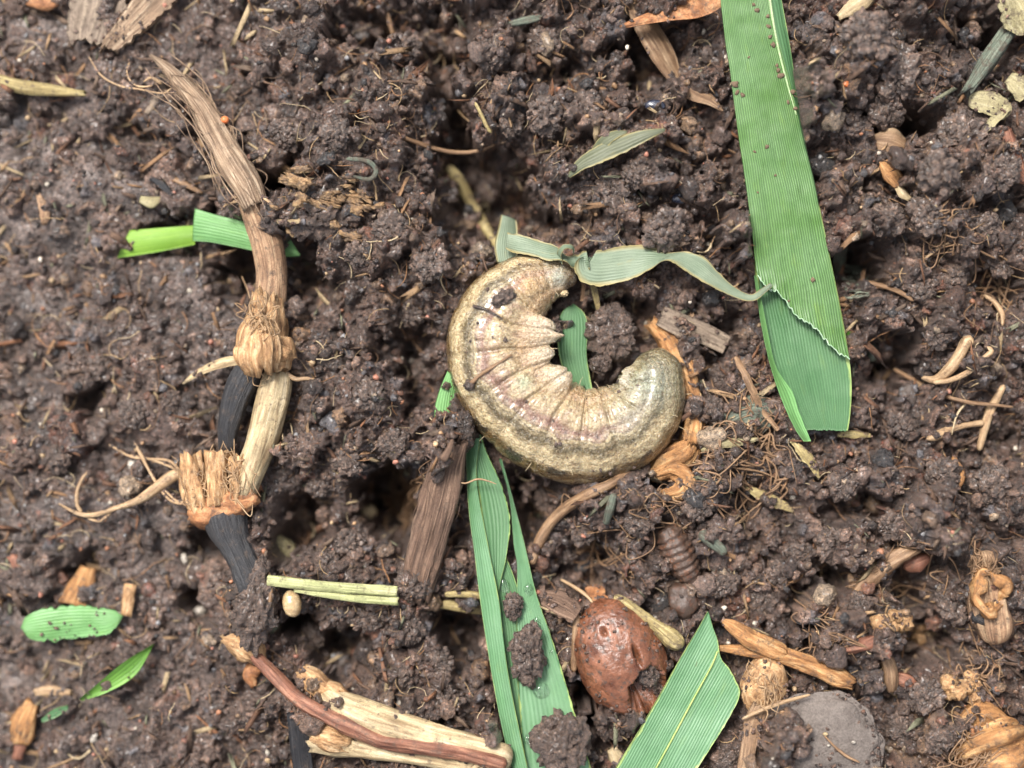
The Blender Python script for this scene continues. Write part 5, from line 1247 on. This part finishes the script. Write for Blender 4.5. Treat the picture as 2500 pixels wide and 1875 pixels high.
solo('long_root', [(975, 332, 12), (1010, 345, 12), (1060, 362, 11), (1110, 372, 11), (1160, 370, 10), (1200, 355, 9), (1235, 338, 6)], M_BROOT, 'thin tan root drooping in an arc above the yellow stalk', 'root', sm=61, big=True, dz=1.4, n=8)
solo('thin_root', [(1118, 270, 4), (1140, 292, 5), (1165, 306, 6), (1192, 318, 4)], M_ROOT, 'short pale rootlet above the arc-shaped tan root', 'root', sm=21, dz=1.2, n=6)
solo('thin_root', [(1160, 250, 8), (1175, 280, 9), (1190, 312, 10), (1200, 325, 6)], M_STRAW, 'short yellowish rootlet meeting the pale one above the arc-shaped root', 'root', sm=21, dz=1.0, n=8)
solo('straw', [(0, 198, 30), (60, 214, 34), (120, 220, 28), (200, 228, 16)], M_STRAW, 'frayed tan straw lying left of the rhizome tip', 'straw', sm=61, big=True, dz=0.5, n=16, lobes=0.3, ragged=0.5)
one('curl_fibre', limb([(845, 388, 8), (880, 390, 11), (905, 398, 12), (918, 415, 12), (912, 432, 12), (895, 438, 10), (862, 430, 6)], sm=31, dz=0.9, n=8), M_GREYFIB, 'small grey green curled fibre on the tan flecked clod', 'fibre')
for k, (px, py, rx, ry, m_, lab) in enumerate([(1660, 485, 0.62, 0.42, M_BLUEBLACK, 'glossy blue black shell fragment between withered leaf and broad leaf'), (1600, 258, 0.8, 0.45, M_BLUEBLACK, 'glossy dark shell fragment in the hollow under the olive brown leaf'), (880, 88, 0.7, 0.32, M_GREYPEB, 'pale blue grey sliver high above the tan flecked clod')]):
    one('shell_fragment', blob(spot(px, py, ry, 0.6), (rx, ry, ry * 0.8), 3, 0.08, 1, k + 30), m_, lab, 'shell')
clod(785, 510, 3.1, 2.6, 1.6, float(gz(*W(785, 510, 0), True)) - 0.3, 41, 'large clod flecked with tan bark right of the rhizome', grains=260, gs=0.24)
fl = []
for k in range(46):
    t = random.random(); px = 665 + 260 * t + random.gauss(0, 10); py = 430 + 70 * t + random.gauss(0, 22) + (90 if random.random() < 0.3 else 0)
    fl.append(blob(spot(px, py, 0, dz=0.30 + 1.15 * math.exp(-((px - 750) / 90) ** 2 - ((py - 500) / 70) ** 2)), (random.uniform(0.25, 0.9), random.uniform(0.12, 0.35), 0.25), 3, 0.7, 2.4, 200 + k, rot=random.uniform(-0.7, 0.1)))
one('bark_crust', join(fl), mat_fibre('tan_crust', (0.12, 0.06, 0.03), (0.34, 0.21, 0.11), (0.52, 0.38, 0.22), 2, 3, dirt=0.75), 'broken tan bark crust scattered over the large flecked clod', 'bark', kind='stuff')

# lumps in and around the curl
clod(1494, 815, 1.95, 2.3, 1.5, 0.2, 51, 'crumbly soil clod lying in the mouth of the caterpillar curl', amp=0.3)
clod(1466, 888, 0.9, 0.8, 0.8, 0.2, 52, 'smaller soil crumb below the clod in the caterpillar curl', amp=0.3)
clod(1347, 812, 0.75, 0.95, 0.7, 0.7, 53, 'soil crumb caught between the caterpillar prolegs and the green blade', amp=0.35)
clod(1370, 920, 0.8, 0.7, 0.7, -0.4, 54, 'dark crumb at the bottom of the gap inside the curl', M_DCLOD)
for px, py, rx, ry, s_, lab in [(*c1(480, 420), 0.85, 0.5, 55, 'dirt crumb stuck on the upper flank of the caterpillar'), (*c1(268, 955), 0.42, 0.36, 56, 'round dirt crumb on the caterpillar back beside the thin strand'), (*c1(850, 395), 0.3, 0.22, 57, 'pale seed-like grain stuck on the caterpillar tail')]:
    x, y = W(px, py, 3.5); z = worm_z(float(x), float(y)); x, y = W(px, py, z)
    one('dirt_crumb', blob((float(x), float(y), z + 0.08), (rx, ry, 0.35), 4, 0.5, 1.8, s_, 120 if rx > 0.31 else 0, 0.3, 0.5), M_CLOD if rx > 0.31 else M_STALK, lab, 'soil')
def on_worm(pts, w):
    out = []
    for px, py in cr(pts, n=16):
        x, y = W(px, py, 3.5); z = worm_z(float(x), float(y)) + 0.03; x, y = W(px, py, z); out.append((float(x), float(y), z))
    P = np.array(out); P[:, 2] = smooth1(P[:, 2], 5)
    return tube(P, np.full(16, w) * np.linspace(1, 0.5, 16), 8, wob=0.3)
one('dirt_strand', on_worm([c1(275, 945), c1(340, 890), c1(430, 830), c1(525, 770)], 0.16), M_BROOT, 'thin brown strand lying across the caterpillar flank', 'fibre')
one('dirt_strand', on_worm([c1(290, 470), c1(360, 490), c1(420, 520), c1(470, 550)], 0.13), M_DCLOD, 'dark dirt strand below the crumb on the caterpillar upper flank', 'fibre')

# ------------------------------------------------------------------ loose pebbles, chips and clods that can be told apart
for k, (px, py, r, m_, nm, lab, cat) in enumerate([
    (735, 818, 0.85, M_TANPEB, 'pebble', 'tan pebble on the soil right of the rhizome node', 'pebble'), (342, 733, 0.35, M_TANPEB, 'pebble', 'small ochre pebble left of the jointed stem', 'pebble'), (215, 705, 0.6, M_TANPEB, 'pebble', 'orange brown pebble below the bright leaf strip', 'pebble'),
    (340, 768, 0.3, M_PINKPEB, 'pebble', 'pink pebble left of the rhizome node', 'pebble'), (398, 783, 0.3, M_WHITE, 'grain', 'white grain right of the pink pebble', 'grain'), (323, 1135, 0.42, M_WHITE, 'grain', 'white quartz grain among the pale rootlets', 'grain'),
    (362, 1440, 0.6, M_PINKPEB, 'pebble', 'reddish pebble above the oval leaf piece', 'pebble'), (478, 1500, 0.5, M_WHITE, 'grain', 'pale round grain in the dark pit beside the soil lump', 'grain'), (447, 1366, 0.45, M_WHITE, 'grain', 'pale pinkish grain near the black rhizome foot', 'grain'),
    (228, 1800, 0.45, M_WHITE, 'grain', 'round white grain on the soil below the slim leaf tip', 'grain'), (920, 1610, 0.75, M_TANPEB, 'pebble', 'tan pebble in the dark hollow above the bleached stalk', 'pebble'), (824, 1625, 0.75, M_GREYPEB, 'pebble', 'grey rounded pebble in the dark hollow above the bleached stalk', 'pebble'),
    (1172, 1640, 1.0, M_TANPEB, 'pebble', 'smooth tan seed husk left of the folded blade', 'seed husk'), (683, 1345, 1.0, M_YELLEAF, 'husk', 'pale papery husk just above the pale green twig', 'seed husk'), (886, 1262, 0.7, M_STALK, 'husk', 'pale tan chaff piece left of the splinter fringe', 'seed husk'),
    (1478, 372, 0.25, M_BEAD, 'bead', 'tiny orange bead under the two lobed withered leaf', 'seed'), (1700, 465, 0.32, M_TANPEB, 'pebble', 'small peach pebble touching the blue black fragment', 'pebble'), (2300, 235, 0.38, M_TANPEB, 'pebble', 'tan grain beside a red one on the upper right clod', 'pebble'),
    (2278, 222, 0.32, M_PINKPEB, 'pebble', 'small red grain on the upper right clod', 'pebble'), (2064, 207, 0.25, M_BEAD, 'bead', 'tiny yellow orange grain on the upper right clod', 'seed'), (1565, 695, 0.4, M_TANPEB, 'pebble', 'tan grain below the curling withered leaf', 'pebble'),
    (1290, 470, 0.0, None, '', '', ''), (1305, 500, 0.4, M_TANPEB, 'pebble', 'brown grain in the hole beside the yellow stalk', 'pebble'), (2216, 965, 0.9, M_GREYPEB, 'pebble', 'greyish lump below the shiny seed', 'pebble'), (2260, 850, 0.45, M_TANPEB, 'pebble', 'tan angular pebble left of the hook rootlet', 'pebble'),
    (2172, 1085, 0.7, M_PINKPEB, 'pebble', 'flat reddish seed right of the torn leaf end', 'seed'), (950, 690, 0.0, None, '', '', ''), (1012, 205, 0.38, M_GREYPEB, 'pebble', 'bluish grey grain left of the dark crack', 'pebble'), (870, 268, 0.25, M_BEAD, 'bead', 'tiny orange grain above the tan flecked clod', 'seed')]):
    if not nm: continue
    o = one(nm, blob(spot(px, py, r, 0.15), (r, r * random.uniform(0.7, 0.95), r * 0.8), 3, 0.3, 1.2, 300 + k, rot=k * 0.9), m_, lab, cat)
for k, (pth, m_, lab) in enumerate([([(215, 1390, 40), (200, 1430, 56), (180, 1475, 66)], M_ORANGE, 'flat tan wood chip above the oval leaf piece'), ([(318, 1430, 34), (312, 1465, 34), (308, 1500, 28)], M_NODE, 'peach root stub right of the tan wood chip'),
                                    ([(30, 1360, 26), (60, 1390, 34), (110, 1385, 12)], M_RED, 'red brown forked chip left above the tan wood chip'), ([(80, 1720, 40), (60, 1765, 70), (50, 1810, 50)], M_ORANGE, 'orange brown husk debris below the slim leaf tip'),
                                    ([(90, 1690, 20), (125, 1685, 26), (170, 1690, 14)], M_ROOT, 'tan husk shred above the orange brown husk debris'), ([(60, 1790, 20), (50, 1820, 36), (40, 1850, 26)], M_RED, 'red brown husk shred at the foot of the orange debris'),
                                    ([(95, 480, 12), (110, 520, 26), (108, 545, 14)], M_STEM2, 'small upright bark chip on the smeared soil'), ([(360, 275, 14), (380, 245, 22), (392, 235, 12)], M_GREYWOOD, 'pale short chip below the rhizome tip'),
                                    ([(80, 0, 40), (110, 10, 40), (140, 0, 30)], M_RUST, 'orange brown wood scrap left of the grey wood chips'), ([(640, 1620, 30), (612, 1645, 40), (620, 1672, 20)], M_RUST, 'crumpled rusty leaf scrap left of the red root'),
                                    ([(1150, 1590, 14), (1165, 1640, 20), (1160, 1670, 16)], M_BLACK, 'small charcoal piece left of the folded blade'), ([(1690, 770, 10), (1695, 800, 12), (1705, 830, 8)], M_DRYLEAF, 'thin brown stalk bit on the flat straw piece'),
                                    ([(1495, 1830, 24), (1505, 1850, 30), (1512, 1875, 24)], M_STALK, 'pale dried husk end left of the cut blade foot'), ([(2260, 630, 6), (2300, 600, 8), (2330, 590, 5)], M_ROOT, 'short curved rootlet on the right side clod'),
                                    ([(2050, 40, 20), (2080, 18, 36), (2120, -10, 44)], M_STALK, 'frayed tan straw fan at the top beside the broad leaf')]):
    one('plant_chip', limb(pth, sm=31, big=True, dz=0.15, n=12, lobes=0.45, wob=0.3, seed=100 + k, flat=0.5, ragged=0.25), m_, lab, 'plant debris')

for k, (pth, m_, lab) in enumerate([([(345, 488, 20), (370, 494, 32), (392, 488, 14)], M_YELLEAF, 'crumpled yellowish shred above the bright leaf strip'), ([(372, 438, 12), (395, 452, 18), (420, 478, 10)], M_BLACK, 'dark blunt splinter above the crumpled yellowish shred'),
                                    ([(430, 440, 14), (460, 455, 16), (490, 470, 8)], M_BROOT, 'brown splinter left of the fibrous rhizome stem'), ([(2130, 345, 30), (2165, 352, 64), (2205, 362, 34)], M_DRYLEAF, 'amber brown flake over the deep pit beside the broad leaf'),
                                    ([(2158, 400, 24), (2180, 425, 40), (2200, 450, 30)], M_ORANGE, 'orange brown root bit under the amber flake'), ([(2455, 320, 24), (2468, 370, 34), (2485, 420, 38), (2510, 440, 30)], M_RED, 'rusty red root below the narrow beige leaf point'),
                                    ([(2148, 505, 14), (2162, 540, 28), (2158, 570, 14)], M_YELLEAF, 'pale yellow scrap right of the broad leaf middle'), ([(2195, 460, 16), (2205, 472, 24), (2222, 486, 12)], M_STALK, 'small cream scrap above the pale yellow scrap'),
                                    ([(2060, 720, 10), (2100, 700, 14), (2110, 660, 8)], M_BROOT, 'brown twiglet crossing the dark fibre tuft'), ([(2330, 1120, 12), (2345, 1160, 24), (2338, 1190, 12)], M_ORANGE, 'small orange chip below the branched tan root'),
                                    ([(2255, 1215, 8), (2285, 1200, 12), (2310, 1190, 8)], M_ROOT, 'short tan rootlet left of the small orange chip'), ([(640, 1030, 10), (690, 1100, 14), (720, 1120, 8)], M_BROOT, 'brown rootlet right of the pale rhizome stem'),
                                    ([(1245, 60, 12), (1290, 50, 20), (1330, 42, 10)], M_GREYFIB, 'blue grey mossy chip above the arc-shaped root'), ([(938, 0, 12), (948, 45, 14), (962, 90, 8)], M_BROOT, 'upright tan stalk bit left of the dark crack')]):
    one('plant_chip', limb(pth, sm=31, big=True, dz=0.3, n=12, lobes=0.45, wob=0.3, seed=130 + k, flat=0.5, ragged=0.25), m_, lab, 'plant debris')
one('fibre_tangle', join([fibres(pt, 10, 26, 4.5, dz=0.35, seed=170 + k, sm=15, curl=1.6) for k, pt in enumerate([[(1700, 1110), (1760, 1080), (1830, 1090)], [(1790, 930), (1840, 1000), (1900, 1060)], [(1820, 1060), (1880, 1110), (1930, 1180)], [(1690, 1200), (1760, 1180), (1840, 1200)], [(1860, 1120), (1840, 1190), (1850, 1260)]])]), M_BROOT, 'tangle of dry brown fibres left of the broad leaf foot', 'fibres', kind='stuff')
one('fibre_tangle', join([fibres(pt, 9, 32, 4, dz=0.35, seed=190 + k, sm=15, curl=1.8) for k, pt in enumerate([[(2120, 1380), (2200, 1370), (2280, 1390)], [(2330, 1560), (2400, 1620), (2450, 1700)], [(1930, 1500), (2000, 1540), (2080, 1560)], [(2220, 520), (2300, 560), (2380, 520)], [(2380, 760), (2430, 700), (2470, 640)], [(1560, 1230), (1620, 1250), (1680, 1240)], [(1430, 1280), (1470, 1320), (1540, 1330)]])]), M_BROOT, 'loose brown fibres threaded among the roots and stumps', 'fibres', kind='stuff')
cl_me = [make_mesh('soil_clod', lumpy((0, 0, 0), (1, 0.85, 0.7), 5, 0.45, 400 + s_, 520, 0.20, 0.0), M_CLOD) for s_ in range(6)]
CP = [(1990, 120, 2.0), (2120, 90, 2.2), (2190, 180, 2.4), (2060, 300, 2.0), (2160, 270, 1.8), (2350, 330, 2.4), (2290, 420, 1.8), (2440, 420, 1.6), (1500, 470, 2.0), (1620, 560, 1.9), (1560, 420, 1.5), (1330, 280, 1.7), (1430, 260, 1.6), (1250, 300, 1.2),
      (2160, 540, 1.6), (2260, 520, 1.7), (2400, 560, 1.6), (2250, 700, 1.4), (2330, 680, 1.3), (2440, 640, 1.4), (2290, 820, 1.2), (2120, 980, 1.6), (2200, 1040, 1.3), (2060, 1180, 1.5), (2300, 1160, 1.6), (2420, 1180, 1.7), (2180, 1280, 1.4), (2030, 1330, 1.5),
      (1950, 1350, 1.2), (2100, 1480, 1.2), (2250, 1390, 1.1), (2330, 1480, 1.6), (2260, 1700, 1.6), (2200, 1780, 1.4), (2300, 1800, 1.4), (1760, 920, 1.2), (1740, 1000, 1.1), (1840, 1140, 1.1), (1700, 1230, 1.4), (1560, 1270, 1.3), (1420, 1300, 1.2), (1380, 1350, 1.1),
      (1330, 1220, 1.2), (1770, 1420, 1.3), (1860, 1460, 1.4), (1900, 1400, 1.2), (860, 1330, 1.5), (800, 1380, 1.2), (900, 1500, 1.6), (1000, 1540, 1.3), (1060, 1620, 1.6), (980, 1650, 1.2), (1080, 1700, 1.4), (760, 1560, 1.2), (690, 1650, 1.1), (900, 960, 1.4), (960, 1080, 1.3),
      (850, 1120, 1.5), (780, 1180, 1.2), (1000, 760, 1.4), (1030, 900, 1.1), (960, 560, 1.5), (1050, 640, 1.6), (880, 620, 1.3), (1440, 1800, 1.4), (1480, 1770, 1.1), (1620, 1850, 1.0), (1760, 1800, 1.3), (1780, 1860, 1.1), (330, 1010, 1.4), (240, 900, 1.3), (420, 980, 1.0), (140, 1120, 1.3), (700, 330, 1.4), (820, 330, 1.5), (980, 120, 1.5), (1200, 130, 1.5), (1330, 100, 1.4)]
CP = [(px, py, r) for px, py, r in CP if not any(inpoly(np.array([px + r * 38 * math.cos(t) for t in range(7)] + [px]), np.array([py + r * 38 * math.sin(t) for t in range(7)] + [py]), poly).any() for poly, _ in PRESS)]
LMK = [(2100, 200, 'the broad leaf upper right margin'), (2400, 250, 'the bleached yellowish leaf shreds'), (1490, 360, 'the two lobed withered leaf'), (1600, 640, 'the curling withered leaf'), (1150, 480, 'the mottled yellow stalk'), (2090, 620, 'the dark fibre tuft'),
       (2320, 880, 'the pale hook rootlet'), (2000, 1100, 'the torn broad leaf end'), (2390, 1060, 'the branched tan root'), (2160, 1400, 'the crooked tan root'), (2410, 1480, 'the ringed rhizome stump'), (2000, 1790, 'the flat grey stone'), (1920, 1590, 'the orange split twig'),
       (1790, 1040, 'the grey leaf flake'), (1660, 1340, 'the ringed brown husk'), (1380, 1270, 'the curving brown root'), (820, 1440, 'the pale green split twig'), (950, 1770, 'the bleached stalks'), (1050, 1240, 'the brown splinter'), (650, 1000, 'the pale rhizome stem'), (330, 1160, 'the pale rootlets'),
       (1060, 800, 'the caterpillar back'), (770, 505, 'the large tan flecked clod'), (1660, 1750, 'the slanted pale green blade'), (1120, 330, 'the arc-shaped tan root'), (1070, 1640, 'the folded green blade')]
for k, (px, py, r) in enumerate(CP):
    o = bpy.data.objects.new('soil_clod', cl_me[k % 6]); COL.objects.link(o)
    c = spot(px, py, r, 0.05); o.location = tuple(c * U); o.scale = (r, r, r * 0.85); o.rotation_euler = (0.3 * math.sin(k), 0.3 * math.cos(k * 2), k * 1.7)
    nm_ = min(LMK, key=lambda t: math.hypot(t[0] - px, t[1] - py))[2]
    tag(o, 'crumbly brown clod sunk in the soil near ' + nm_, 'soil clod', 'soil clods near ' + nm_)

# ------------------------------------------------------------------ uncountable crumbs, grains, chips and hair roots
def scatter(n, shapes, rlo, rhi, power, pal, lift, flat=(0.6, 1.0), elong=1.0, dens=None, name='', mat=None, label='', cat=''):
    V, F, Cc, o = [], [], [], 0
    got = 0
    while got < n:
        m = (n - got) * 2 + 10
        x = RNG.uniform(-56, 56, m); y = RNG.uniform(-45, 45, m)
        ok = keepout(x, y)
        if dens is not None: ok &= RNG.random(m) < dens(x, y)
        x, y = x[ok][:n - got], y[ok][:n - got]
        for xx, yy in zip(x, y):
            d, f = shapes[RNG.integers(len(shapes))]
            r = rlo + (rhi - rlo) * RNG.random() ** power
            a = RNG.normal(size=(3, 3)); q, _ = np.linalg.qr(a)
            if elong > 1:
                an = RNG.uniform(0, 6.283); ti = RNG.normal() * 0.25
                q = np.array([[math.cos(an), math.sin(an), ti], [-math.sin(an), math.cos(an), 0], [0, 0, 1]])
                sc = np.array([RNG.uniform(1.2, elong), RNG.uniform(0.35, 0.8), 0.22])
            else: sc = np.array([1, RNG.uniform(*flat), RNG.uniform(*flat)])
            v = (d * sc * r) @ q
            v = v + [xx, yy, bil(H, xx, yy) + r * lift]
            V.append(v); F.append(f + o); o += len(v)
            c = np.asarray(pal[RNG.integers(len(pal))]) * RNG.uniform(0.7, 1.3)
            Cc.append(np.broadcast_to(c, (len(v), 3)))
        got += len(x)
    g = Geo(np.vstack(V), [np.vstack(F)], None, np.vstack(Cc))
    return one(name, g, mat, label, cat, kind='stuff')

def shapes_of(k, n, amp, fr_, grains=0, s0=0): 
    out = []
    for s_ in range(n):
        b = blob((0, 0, 0), (1, 1, 1), k, amp, fr_, s0 + s_, grains, 0.5); out.append((b.v, b.f[0]))
    return out
def shard(s_):
    g = np.random.default_rng(s_)
    v = np.array([(-1, -1, -1), (1, -1, -1), (1, 1, -1), (-1, 1, -1), (-1, -1, 1), (1, -1, 1), (1, 1, 1), (-1, 1, 1)], float)
    v = v + g.normal(size=(8, 3)) * [0.45, 0.4, 0.4]
    f = np.array([(0, 2, 1), (0, 3, 2), (4, 5, 6), (4, 6, 7), (0, 1, 5), (0, 5, 4), (1, 2, 6), (1, 6, 5), (2, 3, 7), (2, 7, 6), (3, 0, 4), (3, 4, 7)])
    return v * [1, 0.6, 0.6], f
crumbly = lambda x, y: bil(rough_map, x, y)
PALS = [tuple(h) for h in hues] * 2 + [(0.20, 0.13, 0.075), (0.15, 0.07, 0.042), (0.25, 0.19, 0.13), (0.025, 0.022, 0.022), (0.095, 0.093, 0.10), (0.13, 0.085, 0.055)]
scatter(15000, shapes_of(1, 24, 0.7, 1.6, s0=500), 0.07, 0.24, 1.5, PALS, 0.35, name='soil_crumbs', mat=M_SOIL, label='finest loose soil crumbs dusted over the ground', cat='soil crumbs', dens=lambda x, y: 0.4 + 0.6 * crumbly(x, y))
scatter(5200, shapes_of(2, 20, 0.55, 1.7, s0=515), 0.16, 0.46, 1.6, PALS, 0.25, name='soil_crumbs', mat=M_SOIL, label='fine loose soil crumbs strewn over the ground', cat='soil crumbs', dens=crumbly)
scatter(900, shapes_of(3, 14, 0.35, 1.6, 60, 530), 0.35, 0.9, 1.8, PALS, 0.15, name='soil_crumbs', mat=M_SOIL, label='coarse loose soil crumbs strewn over the ground', cat='soil crumbs', dens=crumbly)
M_GRAIN = mat_plain('grain_mix', None, None, 3, 0.38, 0.5, 0.04, attr=True)
scatter(2600, shapes_of(2, 8, 0.35, 1.3, s0=560), 0.05, 0.27, 2.6, [(0.42, 0.30, 0.18), (0.36, 0.22, 0.12), (0.5, 0.45, 0.38), (0.30, 0.14, 0.08), (0.2, 0.2, 0.21), (0.38, 0.17, 0.12), (0.16, 0.1, 0.07)], 0.5, name='sand_grains', mat=M_GRAIN, label='tiny tan and pale sand grains scattered in the soil', cat='sand')
M_CHIP = mat_plain('litter_mix', None, None, 2.5, 0.55, 0.35, 0.08, attr=True)
scatter(5200, [shard(k) for k in range(30)], 0.07, 0.42, 2.2, [(0.20, 0.115, 0.06), (0.28, 0.18, 0.10), (0.33, 0.25, 0.15), (0.12, 0.06, 0.035), (0.15, 0.15, 0.10), (0.10, 0.06, 0.04), (0.18, 0.085, 0.045), (0.08, 0.05, 0.035), (0.13, 0.09, 0.065)], 0.45, elong=3.4, name='plant_crumbs', mat=M_CHIP, label='tiny dry plant crumbs scattered through the soil', cat='plant debris')
hv_, hf_, hc2, o_ = [], [], [], 0
for k in range(1900):
    while True:
        x, y = RNG.uniform(-45, 45), RNG.uniform(-34, 34)
        if keepout(np.array([x]), np.array([y]))[0] and RNG.random() < 0.3 + 0.7 * bil(rough_map, x, y): break
    n_ = RNG.integers(5, 10); a = RNG.uniform(0, 6.283); tr = RNG.normal() * 0.25; st_ = RNG.uniform(0.18, 0.42)
    P = []
    for j in range(n_):
        P.append((x, y, float(bil(HS, x, y)) + 0.22 + RNG.uniform(0, 0.1))); a += tr + RNG.normal() * 0.22; x += st_ * math.cos(a); y += st_ * math.sin(a)
    P = np.array(P); P[:, 2] = smooth1(P[:, 2], 5) + 0.05
    if RNG.random() < 0.3: P[:, 2] += np.linspace(0, RNG.uniform(0.3, 0.9), n_)
    w_ = RNG.uniform(0.02, 0.055) * (2.0 if RNG.random() < 0.08 else 1)
    t_ = tube(P, np.linspace(1, 0.4, n_) * w_, 5)
    c = np.array([(0.36, 0.25, 0.14), (0.22, 0.13, 0.075), (0.5, 0.4, 0.26), (0.14, 0.085, 0.055), (0.3, 0.16, 0.08)][RNG.integers(5)])
    t_.col = np.broadcast_to(c, (len(t_.v), 3)).copy(); hv_.append(t_)
one('hair_roots', join(hv_), M_CHIP, 'fine hair roots tangled through the soil surface', 'roots', kind='stuff')

# soil dust lying on the larger litter
V, F, Cc, o_ = [], [], [], 0
dsh = shapes_of(1, 16, 0.7, 1.6, s0=700) + shapes_of(2, 8, 0.6, 1.6, s0=720)
def dust(obj, n, rlo=0.05, rhi=0.22):
    global o_
    me = obj.data; vv = np.empty(len(me.vertices) * 3, np.float32); me.vertices.foreach_get('co', vv)
    nn = np.empty(len(me.vertices) * 3, np.float32); me.vertices.foreach_get('normal', nn)
    vv = vv.reshape(-1, 3) / U + OFF[obj.name]; nn = nn.reshape(-1, 3)
    c = np.where(nn[:, 2] > 0.35)[0]
    if not len(c): return
    cl = fbm3(vv[c] * 0.45 + 7, 3)                       # in patches
    c = c[cl > 0.0] if (cl > 0.0).sum() > 20 else c
    for i in RNG.choice(c, n):
        dd, f = dsh[RNG.integers(len(dsh))]; r = rlo + (rhi - rlo) * RNG.random() ** 2.2
        q_, _ = np.linalg.qr(RNG.normal(size=(3, 3)))
        V.append((dd * [1, 0.8, 0.65] * r) @ q_ + vv[i] + nn[i] * r * 0.3 + RNG.normal(size=3) * [0.1, 0.1, 0]); F.append(f + o_); o_ += len(dd)
        Cc.append(np.broadcast_to(hues[RNG.integers(len(hues))] * RNG.uniform(1.0, 1.6), (len(dd), 3)))
for o in list(scene.objects):
    if o.type != 'MESH' or o.get('kind'): continue
    top = o.parent.name.split('.')[0] if o.parent else o.name.split('.')[0]
    n = {'dry_rhizome': 55, 'red_rhizome': 45, 'orange_twig': 40, 'orange_rhizome': 60, 'fibrous_bulb': 60, 'wood_splinter': 60, 'cut_rhizome': 60, 'rhizome_stump': 60, 'root_knot': 60, 'wood_chip': 60, 'chewed_husk': 150, 'ringed_husk': 50,
         'flat_stone': 160, 'split_twig': 14, 'yellow_twig': 14, 'straw_piece': 25, 'dry_flake': 25, 'yellow_stalk': 30, 'plant_chip': 16, 'root_stub': 25, 'curved_root': 16, 'pebble': 12, 'dry_brown_leaf': 20, 'leaf_shred': 12, 'straw': 25,
         'oval_leaf_piece': 26, 'pointed_leaf': 10, 'pale_shoot': 10, 'forked_rootlet': 10, 'bark_flake': 16, 'charcoal_strip': 10, 'caterpillar': 40, 'husk': 8, 'dry_sliver': 6, 'bleached_bundle': 16, 'branched_root': 8}.get(top, 0)
    if n: dust(o, n)
one('soil_dust', Geo(np.vstack(V), [np.vstack(F)], None, np.vstack(Cc)), M_SOIL, 'fine soil dust clinging to the litter and leaves', 'soil crumbs', kind='stuff')
